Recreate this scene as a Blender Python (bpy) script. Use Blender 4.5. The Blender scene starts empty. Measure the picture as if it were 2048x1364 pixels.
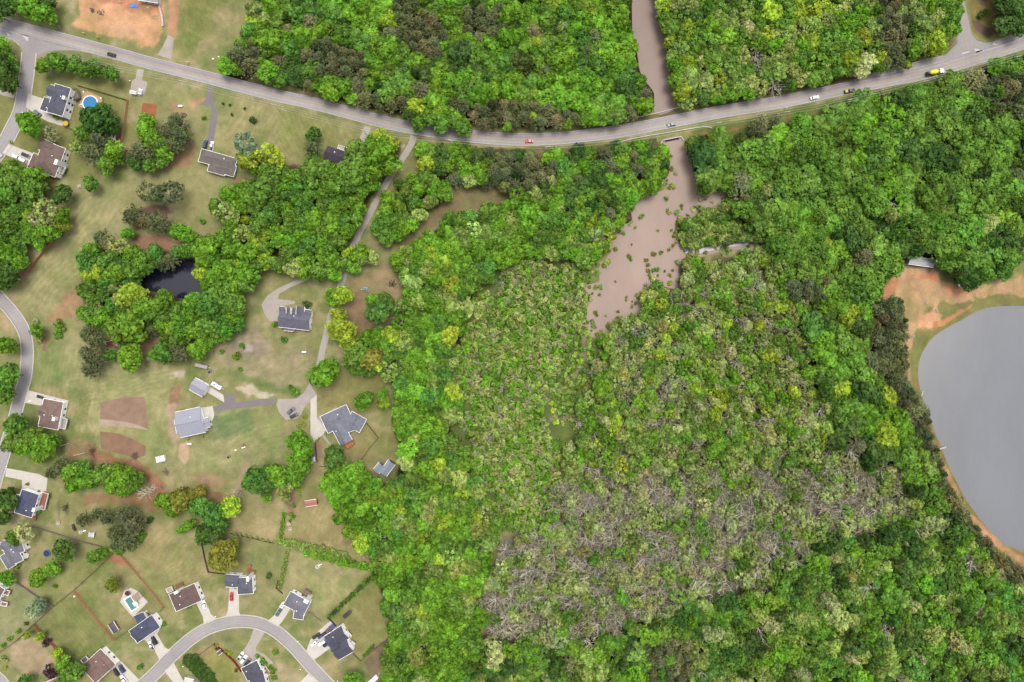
import bpy, math, random
import numpy as np
R = math.radians
scene = bpy.context.scene
col = scene.collection
PX = 0.2637          # metres per photo pixel on the ground
CAMH = 360.0         # flying height of the camera
# ---------------------------------------------------------------- camera, sky, sun, exposure
cam_d = bpy.data.cameras.new("camera"); cam_d.sensor_width = 36.0; cam_d.lens = 36.0 * CAMH / (2048 * PX)
cam_d.clip_start = 1.0; cam_d.clip_end = 6000.0
cam = bpy.data.objects.new("camera", cam_d); col.objects.link(cam)
cam.location = (0, 0, CAMH); scene.camera = cam
SUN_ELEV, SUN_AZ = 76.0, 32.0      # azimuth clockwise from the top of the picture
world = bpy.data.worlds.new("World"); scene.world = world; world.use_nodes = True
wn = world.node_tree; bgn = wn.nodes["Background"]
sky = wn.nodes.new("ShaderNodeTexSky"); sky.sky_type = 'NISHITA'; sky.sun_disc = False
sky.sun_elevation = R(SUN_ELEV); sky.sun_rotation = R(SUN_AZ)
sky.air_density = 1.0; sky.dust_density = 6.0; sky.ozone_density = 1.0; sky.altitude = 300
hsv = wn.nodes.new("ShaderNodeHueSaturation"); hsv.inputs['Saturation'].default_value = 0.35   # thin high cloud greys the blue
wn.links.new(sky.outputs[0], hsv.inputs['Color']); wn.links.new(hsv.outputs[0], bgn.inputs['Color'])
bgn.inputs['Strength'].default_value = 0.15
sun_d = bpy.data.lights.new("sun", 'SUN'); sun_d.energy = 1.15; sun_d.angle = R(24); sun_d.color = (1.0, 0.95, 0.88)
sun = bpy.data.objects.new("sun", sun_d); col.objects.link(sun)
sun.rotation_euler = (R(90 - SUN_ELEV), 0, R(-SUN_AZ) + math.pi)
sun.location = (60, 140, 300)
vs = scene.view_settings
scene.display_settings.display_device = 'sRGB'
vs.view_transform = 'Standard'; vs.look = 'None'; vs.gamma = 1.0; vs.use_curve_mapping = False
vs.exposure = 0.96
scene.cycles.max_bounces = 6; scene.cycles.diffuse_bounces = 3; scene.cycles.glossy_bounces = 2
scene.cycles.transmission_bounces = 4; scene.cycles.transparent_max_bounces = 4
KG = 2.42            # what a level white surface renders to in this light; photo colours are divided by it to get albedo

# ---------------------------------------------------------------- helpers
def lin1(c):
    c = c / 255.0
    return c / 12.92 if c <= 0.04045 else ((c + 0.055) / 1.055) ** 2.4
def alb(r, g, b, k=None):
    k = k or KG
    return tuple(min(0.88, lin1(v) / k) for v in (r, g, b))
def at(px, py, z=0.0):
    f = PX * (1 - z / CAMH)
    return ((px - 1024) * f, (682 - py) * f, z)
def xy(px, py, z=0.0):
    a = at(px, py, z); return np.array((a[0], a[1]))

def tag(o, label=None, cat=None, group=None, kind=None):
    if label: o['label'] = label
    if cat: o['category'] = cat
    if group: o['group'] = group
    if kind: o['kind'] = kind
    return o
def empty(name, loc=(0, 0, 0), rz=0, label=None, cat=None, group=None):
    o = bpy.data.objects.new(name, None); col.objects.link(o); o.empty_display_size = 0.5
    o.location = loc; o.rotation_euler = (0, 0, rz)
    return tag(o, label, cat, group)

class MB:
    def __init__(s): s.v = []; s.f = []; s.m = []
    def add(s, verts, faces, mi=0):
        b = len(s.v); s.v += [tuple(map(float, v)) for v in verts]
        s.f += [tuple(b + i for i in f) for f in faces]; s.m += [mi] * len(faces); return s
    def box(s, c, d, rz=0, mi=0, taper=1.0):
        cx, cy, cz = c; x, y, z = d[0] / 2, d[1] / 2, d[2] / 2; ca, sa = math.cos(rz), math.sin(rz)
        vs_ = []
        for sz in (-1, 1):
            t = taper if sz > 0 else 1
            for sx, sy in ((-1, -1), (1, -1), (1, 1), (-1, 1)):
                px, py = sx * x * t, sy * y * t
                vs_.append((cx + px * ca - py * sa, cy + px * sa + py * ca, cz + sz * z))
        return s.add(vs_, [(3, 2, 1, 0), (4, 5, 6, 7), (0, 1, 5, 4), (1, 2, 6, 5), (2, 3, 7, 6), (3, 0, 4, 7)], mi)
    def prism(s, poly, z0, z1, mi=0):
        n = len(poly)
        vs_ = [(p[0], p[1], z0) for p in poly] + [(p[0], p[1], z1) for p in poly]
        fs = [tuple(range(n - 1, -1, -1)), tuple(range(n, 2 * n))]
        fs += [(i, (i + 1) % n, n + (i + 1) % n, n + i) for i in range(n)]
        return s.add(vs_, fs, mi)
    def cyl(s, c, r, h, n=10, mi=0, r2=None):
        r2 = r if r2 is None else r2
        vs_ = [(c[0] + r * math.cos(6.2832 * i / n), c[1] + r * math.sin(6.2832 * i / n), c[2]) for i in range(n)]
        vs_ += [(c[0] + r2 * math.cos(6.2832 * i / n), c[1] + r2 * math.sin(6.2832 * i / n), c[2] + h) for i in range(n)]
        fs = [tuple(range(n - 1, -1, -1)), tuple(range(n, 2 * n))] + [(i, (i + 1) % n, n + (i + 1) % n, n + i) for i in range(n)]
        return s.add(vs_, fs, mi)
    def tube(s, p, q, r0, r1=None, n=4, mi=0):
        r1 = r0 if r1 is None else r1
        p = np.array(p, float); q = np.array(q, float); d = q - p; L = np.linalg.norm(d)
        if L < 1e-6: return s
        d /= L; a = np.cross(d, (0, 0, 1) if abs(d[2]) < 0.9 else (1, 0, 0)); a /= np.linalg.norm(a); b = np.cross(d, a)
        vs_ = []
        for c, r in ((p, r0), (q, r1)):
            for i in range(n):
                t = 6.2832 * i / n; vs_.append(c + a * (r * math.cos(t)) + b * (r * math.sin(t)))
        fs = [(i, (i + 1) % n, n + (i + 1) % n, n + i) for i in range(n)] + [tuple(range(n - 1, -1, -1)), tuple(range(n, 2 * n))]
        return s.add(vs_, fs, mi)
    def mesh(s, name, mats):
        me = bpy.data.meshes.new(name); me.from_pydata(s.v, [], s.f)
        for m in (mats if isinstance(mats, (list, tuple)) else [mats]): me.materials.append(m)
        if any(s.m): me.polygons.foreach_set('material_index', s.m)
        me.update(); return me
    def build(s, name, mats, parent=None, smooth=False):
        me = s.mesh(name, mats)
        if smooth: me.polygons.foreach_set('use_smooth', [True] * len(me.polygons))
        return link(name, me, parent)
def link(name, me, parent=None, loc=None):
    o = bpy.data.objects.new(name, me); col.objects.link(o)
    if parent: o.parent = parent
    if loc: o.location = loc
    return o
def copy_tree(o, parent=None):
    c = o.copy(); col.objects.link(c); c.parent = parent
    for ch in list(o.children): copy_tree(ch, c)
    return c

# ---------------------------------------------------------------- materials
class NT:
    def __init__(s, name):
        s.m = bpy.data.materials.new(name); s.m.use_nodes = True; s.t = s.m.node_tree; s.n = s.t.nodes
        s.p = s.n["Principled BSDF"]; s.out = s.n["Material Output"]
    def node(s, typ, **kw):
        n = s.n.new(typ)
        for k, v in kw.items(): setattr(n, k, v)
        return n
    def l(s, a, b): s.t.links.new(a, b)
    def noise(s, scale, detail=4, rough=0.6, vec=None):
        n = s.node("ShaderNodeTexNoise"); n.inputs['Scale'].default_value = scale; n.inputs['Detail'].default_value = detail
        n.inputs['Roughness'].default_value = rough
        if vec is None:
            vec = s.pos()
        s.l(vec, n.inputs['Vector']); return n.outputs['Fac']
    def pos(s):
        if not hasattr(s, '_g'): s._g = s.node("ShaderNodeNewGeometry")
        return s._g.outputs['Position']
    def ramp(s, fac, stops):
        r = s.node("ShaderNodeValToRGB"); e = r.color_ramp.elements
        while len(e) < len(stops): e.new(0.5)
        for el, (p, c) in zip(e, stops):
            el.position = p; el.color = (c, c, c, 1) if isinstance(c, (int, float)) else (*c[:3], 1)
        s.l(fac, r.inputs['Fac']); return r.outputs['Color']
    def mix(s, a, b, fac, mode='MIX'):
        m = s.node("ShaderNodeMix", data_type='RGBA', blend_type=mode)
        for v, i in ((fac, 0), (a, 6), (b, 7)):
            if hasattr(v, 'is_linked') or hasattr(v, 'links'): s.l(v, m.inputs[i])
            elif i == 0: m.inputs[0].default_value = v
            else: m.inputs[i].default_value = (*v[:3], 1)
        return m.outputs[2]
    def math(s, op, a, b=0.0):
        m = s.node("ShaderNodeMath", operation=op)
        for v, i in ((a, 0), (b, 1)):
            if hasattr(v, 'links'): s.l(v, m.inputs[i])
            else: m.inputs[i].default_value = v
        return m.outputs[0]
    def attr(s, name, typ='GEOMETRY', out='Color'):
        a = s.node("ShaderNodeAttribute", attribute_type=typ, attribute_name=name); return a.outputs[out]
    def bump(s, h, strength=0.3, dist=0.1):
        b = s.node("ShaderNodeBump"); b.inputs['Strength'].default_value = strength; b.inputs['Distance'].default_value = dist
        s.l(h, b.inputs['Height']); s.l(b.outputs[0], s.p.inputs['Normal'])
    def fin(s, color=None, rough=0.8, spec=0.3, metal=0.0):
        if color is not None:
            if hasattr(color, 'links'): s.l(color, s.p.inputs['Base Color'])
            else: s.p.inputs['Base Color'].default_value = (*color[:3], 1)
        s.p.inputs['Roughness'].default_value = rough; s.p.inputs['Specular IOR Level'].default_value = spec; s.p.inputs['Metallic'].default_value = metal
        return s.m

def mat_noisy(name, c, amp=0.18, sc=0.4, rough=0.85, spec=0.2, fine=3.0, amp2=0.12, objcol=False):
    """a colour with two scales of mottling; objcol takes the colour from the object it is on"""
    t = NT(name)
    base = t.node("ShaderNodeObjectInfo").outputs['Color'] if objcol else None
    f1 = t.ramp(t.noise(sc, 5), [(0.25, 1 - amp), (0.75, 1 + amp)]); f2 = t.ramp(t.noise(fine, 3), [(0.2, 1 - amp2), (0.8, 1 + amp2)])
    x = t.mix(base if objcol else c, f1, 1.0, 'MULTIPLY'); x = t.mix(x, f2, 1.0, 'MULTIPLY')
    return t.fin(x, rough, spec)
M = {}
def flat(name, c, rough=0.7, spec=0.3, metal=0.0, amp=0.08):
    if name not in M:
        m = mat_noisy(name, c, amp, 0.8, rough, spec, 6.0, amp)
        m.node_tree.nodes["Principled BSDF"].inputs['Metallic'].default_value = metal; M[name] = m
    return M[name]
M['glass'] = NT('window_glass').fin((0.03, 0.035, 0.045), 0.08, 0.5)
M['white'] = flat('white_paint', (0.78, 0.77, 0.75), 0.6)
M['siding'] = mat_noisy('wall_siding', None, 0.06, 0.5, 0.7, 0.25, 4.0, 0.05, objcol=True)
M['roof'] = mat_noisy('roof_shingles', None, 0.20, 0.4, 0.95, 0.1, 3.2, 0.30, objcol=True)
M['metal_roof'] = mat_noisy('metal_roof', None, 0.06, 0.3, 0.5, 0.4, 3.0, 0.04, objcol=True)
M['paint'] = NT('car_paint')
_o = M['paint'].node("ShaderNodeObjectInfo").outputs['Color']; M['paint'] = M['paint'].fin(_o, 0.3, 0.5)
M['rubber'] = flat('tyre_rubber', (0.02, 0.02, 0.02), 0.9)
M['steel'] = flat('galvanised_steel', (0.5, 0.5, 0.5), 0.5, 0.4)
M['chrome'] = flat('wheel_metal', (0.45, 0.45, 0.46), 0.35, 0.5, 0.6)
M['lamp'] = flat('lamp_lens', (0.7, 0.7, 0.65), 0.2, 0.5)
M['redlamp'] = flat('tail_lamp', (0.35, 0.02, 0.02), 0.25, 0.5)
M['wood'] = mat_noisy('fence_wood', None, 0.2, 1.2, 0.85, 0.1, 6.0, 0.15, objcol=True)
M['bark'] = flat('bark', (0.16, 0.125, 0.095), 0.95, 0.1, 0, 0.25)
M['greybark'] = flat('dead_bark', (0.42, 0.385, 0.31), 0.95, 0.1, 0, 0.25)
M['yellow'] = flat('yellow_sign_paint', (0.75, 0.45, 0.02), 0.5)
M['orange'] = flat('orange_sign_paint', (0.8, 0.22, 0.03), 0.5)

# leaves: the tint is a property of each tree (or of each point of an instanced wood), v is the tone of each leaf clump
t = NT('foliage')
tint = t.attr('tint', 'INSTANCER'); v = t.attr('v', 'GEOMETRY', 'Fac')
lc = t.mix(tint, t.ramp(v, [(0.0, 0.40), (1.0, 1.6)]), 1.0, 'MULTIPLY')
wob = t.ramp(t.noise(0.09, 3), [(0.3, (0.84, 0.9, 0.88)), (0.7, (1.14, 1.1, 1.05))]); lc = t.mix(lc, wob, 1.0, 'MULTIPLY')
dif = t.node("ShaderNodeBsdfDiffuse"); trl = t.node("ShaderNodeBsdfTranslucent"); mx = t.node("ShaderNodeMixShader"); mx.inputs[0].default_value = 0.38
t.l(lc, dif.inputs['Color'])
lt = t.mix(lc, (1.1, 1.15, 0.6), 1.0, 'MULTIPLY'); t.l(lt, trl.inputs['Color'])
t.l(dif.outputs[0], mx.inputs[1]); t.l(trl.outputs[0], mx.inputs[2]); t.l(mx.outputs[0], t.out.inputs['Surface'])
M['leaf'] = t.m
# ================================================================= THE GROUND: one sheet, its soils and grasses kept as a colour attribute
rng = np.random.default_rng(7)
LATT = {}
def vnoise(x, y, cell, seed=0):
    """value noise on a lattice of the given cell (same unit as x, y), 0..1"""
    if seed not in LATT: LATT[seed] = np.random.default_rng(1000 + seed).random((257, 257))
    g = LATT[seed]
    u = x / cell + 40.37 * (seed + 1); w = y / cell + 17.81 * (seed + 1)
    i = np.floor(u).astype(int); j = np.floor(w).astype(int); fu = u - i; fw = w - j
    fu = fu * fu * (3 - 2 * fu); fw = fw * fw * (3 - 2 * fw); i %= 256; j %= 256
    return (g[i, j] * (1 - fu) + g[i + 1, j] * fu) * (1 - fw) + (g[i, j + 1] * (1 - fu) + g[i + 1, j + 1] * fu) * fw
def fbm(x, y, cell, seed=0, octs=4):
    a, s, n = 1.0, 0.0, 0.0
    for k in range(octs):
        s = s + a * vnoise(x, y, cell / 2 ** k, seed * 7 + k); n += a; a *= 0.55
    return s / n
def sdist(poly, X, Y):
    """signed distance (inside negative) of points to a polygon"""
    P = np.array(poly, float); d2 = np.full(X.shape, 1e18); ins = np.zeros(X.shape, bool)
    for a, b in zip(P, np.roll(P, -1, 0)):
        e = b - a; L = e @ e + 1e-9
        t = np.clip(((X - a[0]) * e[0] + (Y - a[1]) * e[1]) / L, 0, 1)
        d2 = np.minimum(d2, (X - a[0] - t * e[0]) ** 2 + (Y - a[1] - t * e[1]) ** 2)
        if a[1] != b[1]:
            c = ((a[1] > Y) != (b[1] > Y)) & (X < (b[0] - a[0]) * (Y - a[1]) / (b[1] - a[1]) + a[0]); ins ^= c
    return np.where(ins, -1, 1) * np.sqrt(d2)
def smooth(pts, per=6, closed=False):
    P = np.array(pts, float); n = len(P); out = []
    rngi = range(n) if closed else range(n - 1)
    for i in rngi:
        p1, p2 = P[i], P[(i + 1) % n]
        p0 = P[(i - 1) % n] if (closed or i > 0) else 2 * p1 - p2
        p3 = P[(i + 2) % n] if (closed or i < n - 2) else 2 * p2 - p1
        for k in range(per):
            t = k / per
            out.append(0.5 * (2 * p1 + (p2 - p0) * t + (2 * p0 - 5 * p1 + 4 * p2 - p3) * t * t + (3 * p1 - p0 - 3 * p2 + p3) * t ** 3))
    if not closed: out.append(P[-1])
    return np.array(out)

# forest outlines (photo pixels); used for the forest floor and for planting
NL = [(455,170),(448,115),(480,95),(505,60),(515,0),(515,-60),(1275,-60),(1272,40),(1284,90),(1292,140),(1322,190),(1315,215),(1282,232),(1200,240),(1150,250),(1080,258),(960,250),(900,245),(830,238),(760,222),(680,203),(600,172),(520,150)]
NR = [(1300,-60),(1312,50),(1328,110),(1342,180),(1350,208),(1390,212),(1440,205),(1500,195),(1560,182),(1620,168),(1690,148),(1740,140),(1820,134),(1850,108),(1895,78),(1920,45),(1915,0),(1920,-60)]
NE = [(1995,-60),(2000,30),(2020,55),(2120,45),(2120,-60)]
SR = [(1372,285),(1420,285),(1480,278),(1560,255),(1640,240),(1720,204),(1800,188),(1880,162),(1960,142),(2048,115),(2120,95),(2120,450),(2035,475),(2018,540),(1950,562),(1900,545),(1870,516),(1800,520),(1760,550),(1742,600),(1750,660),(1762,740),(1800,800),(1830,860),(1858,900),(1800,950),(1730,940),(1660,900),(1640,800),(1620,700),(1600,620),(1570,560),(1560,500),(1450,468),(1455,400),(1430,395),(1400,392),(1388,366),(1376,340)]
ST = [(830,290),(900,297),(1000,300),(1100,310),(1200,298),(1270,287),(1325,290),(1347,315),(1347,350),(1330,372),(1295,395),(1270,440),(1100,400),(1040,380),(1000,372),(930,362),(890,350),(845,325)]
LF = [(1040,385),(1100,400),(1270,440),(1232,470),(1215,500),(1170,520),(1050,500),(965,560),(930,640),(920,760),(900,850),(950,950),(1000,1050),(985,1100),(965,1170),(955,1300),(950,1430),(755,1430),(772,1330),(790,1262),(770,1200),(748,1140),(732,1100),(695,1060),(668,1000),(655,945),(690,930),(735,950),(748,972),(790,968),(806,905),(790,850),(795,790),(775,742),(690,735),(695,690),(790,668),(815,600),(805,560),(792,515),(850,487),(895,437),(1000,418)]
GR = [(430,415),(480,375),(540,335),(600,335),(650,345),(700,290),(745,270),(800,285),(800,315),(765,370),(735,415),(715,450),(690,500),(678,545),(640,556),(600,545),(560,530),(520,530),(505,560),(470,590),(440,620),(400,600),(410,560),(400,530),(415,495),(480,455),(445,440)]
PT = [(165,560),(180,500),(225,478),(262,505),(290,500),(340,505),(400,500),(425,520),(440,600),(480,600),(480,655),(440,680),(400,670),(350,690),(310,655),(255,690),(215,660),(170,640)]
WS = [(965,560),(1050,500),(1170,520),(1180,560),(1182,640),(1170,680),(1120,720),(1090,800),(1130,900),(1160,980),(1080,1035),(1000,1060),(950,950),(900,850),(920,760),(930,640)]
MO = [(1060,690),(1175,672),(1195,690),(1180,760),(1150,830),(1170,900),(1120,890),(1100,800)]
WM = [(1190,690),(1205,668),(1225,655),(1240,635),(1300,622),(1275,600),(1290,570),(1345,572),(1365,520),(1400,520),(1450,512),(1530,505),(1560,520),(1600,620),(1640,800),(1660,890),(1500,895),(1470,950),(1300,940),(1180,970),(1140,900),(1160,830),(1185,760)]
WP = [(1346,440),(1380,445),(1420,415),(1460,395),(1480,450),(1540,480),(1500,482),(1448,488),(1393,494),(1362,488)]
DZ = [(1000,1080),(1080,1040),(1170,985),(1270,945),(1300,940),(1470,955),(1500,895),(1650,895),(1730,950),(1800,960),(1820,1040),(1700,1060),(1560,1150),(1450,1200),(1300,1240),(1100,1290),(968,1290),(960,1180)]
BR = [(955,1290),(1100,1290),(1300,1240),(1450,1200),(1560,1150),(1700,1060),(1820,1040),(1800,960),(1858,915),(1885,970),(1920,1040),(1960,1095),(2020,1155),(2120,1215),(2120,1430),(950,1430)]
PB = [(1745,605),(1805,602),(1812,650),(1808,700),(1812,760),(1828,790),(1850,830),(1866,890),(1884,940),(1914,1000),(1954,1060),(2004,1112),(2040,1142),(2120,1180),(2120,1215),(2020,1155),(1960,1095),(1920,1040),(1885,970),(1858,900),(1830,860),(1800,800),(1762,740),(1750,660)]
ED = [(745,445),(800,365),(850,345),(905,362),(898,400),(850,425),(826,465),(760,482)]
LW = [(-60,340),(40,335),(85,360),(85,395),(55,410),(60,440),(110,420),(135,440),(125,470),(75,490),(45,490),(35,560),(0,580),(-60,580)]

CREEK = [(1327,280),(1360,273),(1372,294),(1380,312),(1388,347),(1396,367),(1402,380),(1412,388),(1440,380),(1462,376),(1470,388),(1450,405),(1441,416),(1415,416),(1398,426),(1386,442),(1362,446),(1352,440),(1349,470),(1362,490),(1393,496),(1448,488),(1503,481),(1540,488),(1566,512),(1560,518),(1530,502),(1500,498),(1448,502),(1415,510),(1382,516),(1364,518),(1357,540),(1357,565),(1366,578),(1338,576),(1310,566),(1290,580),(1280,592),(1284,606),(1300,624),(1272,628),(1240,636),(1228,646),(1222,660),(1208,668),(1197,674),(1172,672),(1170,655),(1174,631),(1174,614),(1180,594),(1168,572),(1198,563),(1198,539),(1216,512),(1224,497),(1214,488),(1224,463),(1238,454),(1264,440),(1260,415),(1284,394),(1318,383),(1338,376),(1326,365),(1338,347),(1338,312),(1328,296)]
CREEK_N = [(1268,-80),(1264,33),(1267,77),(1275,110),(1280,143),(1293,165),(1308,187),(1310,228),(1347,220),(1358,198),(1345,167),(1346,143),(1338,123),(1334,95),(1336,75),(1322,44),(1315,0),(1312,-80)]
LAKE = [(2048,612),(2016,612),(1976,616),(1950,625),(1923,640),(1890,658),(1868,673),(1853,691),(1842,711),(1837,733),(1837,760),(1846,798),(1859,833),(1871,868),(1884,896),(1894,925),(1913,963),(1935,1004),(1966,1045),(1998,1080),(2020,1094),(2048,1102),(2120,1120),(2300,1100),(2500,900),(2450,700),(2250,610)]
POND = [(275,552),(292,540),(320,530),(350,522),(385,520),(405,540),(410,558),(420,585),(400,598),(370,597),(345,595),(325,587),(295,580),(280,568)]

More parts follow.
